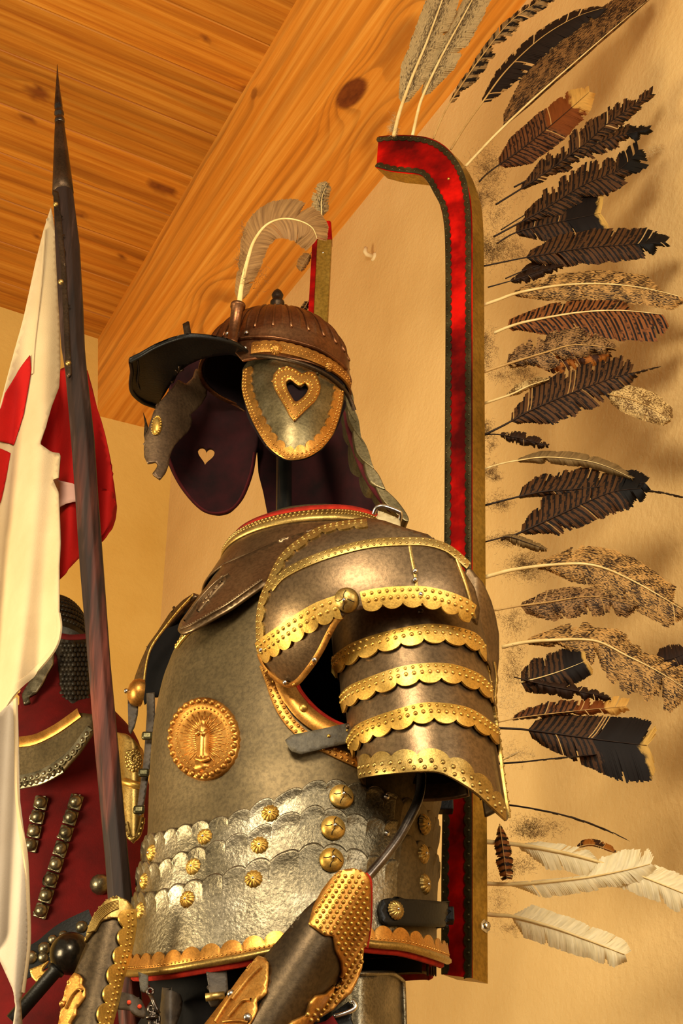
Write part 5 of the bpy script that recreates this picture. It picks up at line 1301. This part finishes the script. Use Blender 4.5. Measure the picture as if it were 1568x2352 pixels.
hose = thing('black_hip_cloth', 'black cloth padding below the breastplate', 'cloth', tuple(W(500, 2320, 2.0)))
m = M(); rows = []
for j in range(14):
    py = 2190+j*24; c = W(560, py, TY); rows.append([Vector((c.x + (.128+.010*sin(j*1.1))*cos(2*pi*k/48)*(1+.02*sin(5*k+j)), TY + .13*sin(2*pi*k/48), c.z)) for k in range(48)])
for zz in (.75, .45, .36): rows.append([Vector((rows[0][0].x-.128 + .12*cos(2*pi*k/48), TY+.12*sin(2*pi*k/48), zz)) for k in range(48)])
m.grid(rows, True, flip=True, capu=True); m.build('padding', MAT['black_cloth'], hose)
bl = thing('belt', 'dark leather belt end with red dots and a steel chain hook, below the breastplate', 'belt', tuple(W(330, 2300, 1.83)))
bfn = lambda px, py: W(px, py, 1.83+.00025*abs(px-300))
m = M(); m.patch([(262, 2282), (280, 2278), (305, 2284), (326, 2298), (335, 2318), (334, 2338), (318, 2334), (296, 2320), (258, 2316)], bfn, 7); bs = m.build('belt_end', MAT['brown_leather'], bl, solid=.005)
m = M()
for px, py in ((298, 2303), (319, 2313)): m.dome(offs(bfn, .002)(px, py), Vector((0, -1, -.3)), .0028, .001, 8)
m.build('red_dot', plain('red_dot', '#c03a20', '#d84a2c', .5), bs)
m = M(); m.patch([(317, 2232), (340, 2240), (340, 2270), (332, 2280), (322, 2276)], lambda px, py: W(px, py, 1.84), 6); m.build('belt_loop', MAT['grey_leather'], bl, solid=.004)
m = M(); m.patch([(372, 2268), (398, 2276), (415, 2284), (420, 2300), (416, 2325), (406, 2352), (396, 2400), (362, 2400), (366, 2330)], lambda px, py: W(px, py, 1.85+.00004*(px-390)**2), 7); m.build('pouch', MAT['brown_leather'], bl, solid=.008)
m = M()
def link(c, a, b, n=20, r=.0018):
    m.tube([W(c[0]+a[0]*cos(2*pi*k/n)+b[0]*sin(2*pi*k/n), c[1]+a[1]*cos(2*pi*k/n)+b[1]*sin(2*pi*k/n), 1.815) for k in range(n+1)], r, 7)
link((345, 2277), (7, 0), (0, 7)); m.tube([W(345, 2284, 1.813), W(352, 2300, 1.81), (W(359, 2318, 1.81)), W(365, 2328, 1.812)], .0026, 8)
for k, c in enumerate(((347, 2318), (356, 2326), (352, 2334), (362, 2345), (350, 2350), (362, 2362))): link(c, (3 if k % 2 else 6, 3), (-2, 12 if k % 2 else 7))
m.tube([W(336, 2338, 1.81), W(362, 2334, 1.81)], .0026, 8)
m.build('chain', MAT['rod_steel'], bl)
b2 = thing('hip_strap', 'dark strap with a brass bar buckle hanging under the middle of the breastplate', 'strap', tuple(W(500, 2260, 1.82)))
m = M(); m.patch([(473, 2232), (520, 2226), (524, 2274), (514, 2284), (482, 2286), (478, 2262)], lambda px, py: W(px, py, 1.82), 7); m.build('strap', MAT['brown_leather'], b2, solid=.004)
m = M(); m.tube([W(472, 2291, 1.815), W(516, 2286, 1.815)], .005, 10); m.build('buckle_bar', MAT['old_brass'], b2)
m = M(); m.patch([(474, 2294), (510, 2292), (500, 2310), (484, 2312)], lambda px, py: W(px, py, 1.825), 6); m.build('strap_tongue', MAT['brown_leather'], b2, solid=.004)

# ================================================================== second suit behind
SY = 2.9
rc_ = thing('red_coat', 'dark red coat with strips of silvery studded plates on the second suit behind the lance', 'coat', tuple(W(150, 2150, SY)))
def coat(u, v):
    py = 1600+v*620; hw = [120, 175, 190, 200, 205][min(4, int(v*4.99))]
    hw = sinterp(v, [0, .15, .4, .7, 1], [90, 165, 200, 215, 225])
    c = W(150, py, SY); r = (W(150+hw, py, SY)-c).x
    ph = -2*pi*u; return Vector((c.x + r*cos(ph), SY + r*.62*sin(ph)*(1+.03*sin(ph*6)), c.z))
m = M(); m.grid([[coat(i/80, j/30) for i in range(81)] for j in range(31)])
rows = [[coat(i/80, 1) + Vector((0, 0, -z)) for i in range(81)] for z in (0, .3)]
rows.append([Vector((p.x, p.y, .02)) for p in rows[-1]]); m.grid(rows); m.build('coat_body', MAT['red_coat'], rc_)
CS = Surf(coat, 120, 60, (150, 1900))
cfn2 = lambda px, py: CS.at(px, py)
metal('stud_silver', '#3c362a', '#80765c', '#b4a98a', (.2, .45), 30, .3, 200, .9)
for top, bot, n in (((180, 1826), (90, 2112), 8), ((98, 1830), (68, 1960), 4)):
    m = M(); d = Vector((bot[0]-top[0], bot[1]-top[1]))/n; nn = Vector((-d.y, d.x)).normalized()*15
    for k in range(n):
        c = Vector(top)+d*(k+.5); h = d*.44
        for sh, e in ((0, 1),):
            m.patch([tuple(c-h-nn), tuple(c-h+nn), tuple(c+h+nn), tuple(c+h-nn)], lambda px, py: cfn2(px, py)-Vector((0, .006, 0)), 6)
        P = cfn2(c.x, c.y); m.dome(P-Vector((0, .007, 0)), Vector((0, -1, -.3)), .013, .013, 12)
    o = m.build('studded_strip', MAT['stud_silver'], rc_, solid=.004); o['label'] = 'strip of silvery studded plates'
m = M()
P = W(231, 2035, 2.55); m.dome(cfn2(231, 2035)-Vector((0, .01, 0)), Vector((0, -1, -.2)), .02, .02, 12); m.build('button', MAT['stud_silver'], rc_)
g2 = thing('gorget', 'small steel neck plate with gold rim and toothed edge on the second suit', 'armour', tuple(W(120, 1720, 2.7)))
gf = lambda px, py: W(px, py, 2.72 - .0004*(px-100))
m = M(); m.patch([(36, 1706), (80, 1700), (130, 1676), (182, 1637), (212, 1640), (210, 1686), (180, 1730), (143, 1772), (100, 1794), (40, 1812)], gf, 9); m.build('plate', MAT['armor_steel'], g2, solid=.006)
m = M(); m.strip(gf, [(36, 1706), (80, 1700), (130, 1676), (184, 1638)], .022, .004, .002, step=5); m.build('gold_rim', MAT['copper_brass'], g2)
m = M(); m.strip(gf, [(40, 1790), (90, 1778), (130, 1756), (170, 1722), (206, 1672)], .012, .004, .001, (.006, .014, 1), [(.8, .014, .005)], step=2.5); m.strip(gf, [(42, 1806), (95, 1794), (145, 1768)], .014, .002, .002, None, [(0, .013, .006)], step=4); m.build('toothed_edge', MAT['stud_silver'], g2)
h2 = thing('studded_helmet', 'dark beaded helmet with red lining and neck flap on the second suit, behind the lance', 'helmet', tuple(W(130, 1450, SY)))
hc2 = W(118, 1470, SY)
m = M(); rows = []
for j in range(17):
    la_ = pi/2*(1-j/16)-.05; rows.append([hc2+Vector((.078*cos(la_)*cos(2*pi*k/48), .085*cos(la_)*sin(2*pi*k/48), .1*sin(la_))) for k in range(48)])
m.grid(rows, True, flip=True); m.build('skull', plain('dark_beads', '#120e0a', '#2c241a', .5, 60, .6, 90), h2)
m = M()
for j in range(1, 12):
    la_ = pi/2*(1-j/12)
    for k in range(int(34*cos(la_))+3):
        th = pi + pi*1.1*k/(int(34*cos(la_))+3); d = Vector((cos(la_)*cos(th), cos(la_)*sin(th), sin(la_)))
        m.dome(hc2+Vector((.078*d.x, .085*d.y, .1*d.z)), d, .006, .005, 7)
m.build('beads', MAT['dark_beads'], h2)
hf2 = lambda px, py: W(px, py, SY-.07+.0006*abs(px-165))
m = M(); m.patch([(128, 1470), (200, 1468), (206, 1540), (208, 1590), (196, 1615), (160, 1620), (142, 1600), (134, 1540)], hf2, 8); nfp = m.build('neck_flap', MAT['dark_beads'], h2, solid=.01)
m = M()
for i in range(7):
    for j in range(12):
        x, y = 142+i*9+(4 if j % 2 else 0), 1482+j*11
        m.dome(hf2(x, y), Vector((0, -1, -.2)), .006, .005, 7)
m.build('beads', MAT['dark_beads'], nfp)
m = M(); m.strip(lambda px, py: W(px, py, SY-.088), [(126, 1458), (160, 1464), (198, 1462)], .012, .002, .002, step=5); m.build('red_band', MAT['red_coat'], h2)
m = M(); m.patch([(60, 1520), (120, 1480), (136, 1520), (140, 1600), (138, 1660), (96, 1685), (44, 1702), (44, 1600)], lambda px, py: W(px, py, SY-.05), 9); m.build('red_hood', MAT['red_coat'], h2, solid=.01)
m = M(); m.patch([(124, 1500), (122, 1525), (108, 1548), (98, 1570), (84, 1590), (66, 1600), (70, 1614), (54, 1618), (50, 1595), (64, 1570), (90, 1530)], lambda px, py: W(px, py, SY-.08), 6); m.build('face_guard', MAT['stud_silver'], h2, solid=.008)
mc_ = thing('mace', 'dark round-headed iron mace with a short handle leaning across the second suit', 'mace', tuple(W(160, 2190, 2.5)))
mp0 = W(162, 2190, 2.46)
m = M(); rr = 44/1750*1.25
m.lathe(mp0, (.0, -.5, .85), [(.0345*sin(pi*i/16)+.0003, -.0345*cos(pi*i/16)) for i in range(17)], 32); m.build('ball', MAT['dark_iron'] if 0 else metal('mace_iron', '#1c1a16', '#34302a', '#4c463c', (.16, .3), 9, .1, 200, .9), mc_)
hd = (W(40, 2330, 2.46)-mp0); m = M(); m.tube([mp0+hd*.25, mp0+hd*.3, mp0+hd*.32, mp0+hd*1.1], [.015, .015, .012, .012], 14); m.build('handle', MAT['black_leather'], mc_)
bw2 = thing('weapon_belt', 'dark belt with silver mounts and a gold hook across the second suit', 'belt', tuple(W(110, 2200, 2.52)))
bf3 = lambda px, py: W(px, py, 2.54)
m = M(); m.strip(bf3, [(40, 2222), (100, 2190), (150, 2150), (215, 2118)], .05, .0, .002, step=5); m.build('strap', MAT['black_leather'], bw2)
m = M()
for px, py, r in ((103, 2180, .012), (122, 2160, .009), (146, 2150, .009), (188, 2130, .011), (72, 2200, .012), (100, 2200, .01)): m.dome(bf3(px, py)-Vector((0, .003, 0)), Vector((0, -1, -.2)), r, r*.8, 10)
m.build('silver_mount', MAT['stud_silver'], bw2)
m = M(); m.patch([(68, 2226), (94, 2216), (112, 2206), (100, 2222), (96, 2230), (118, 2228), (120, 2242), (108, 2252), (84, 2256), (72, 2244)], lambda px, py: W(px, py, 2.50), 5); gh = m.build('gold_hook', MAT['brass'], bw2, solid=.006)
m = M(); link_c = (95, 2252); m.tube([W(95+8*cos(2*pi*k/20), 2252+8*sin(2*pi*k/20), 2.485) for k in range(21)], .003, 8); m.build('ring', MAT['brass'], gh)
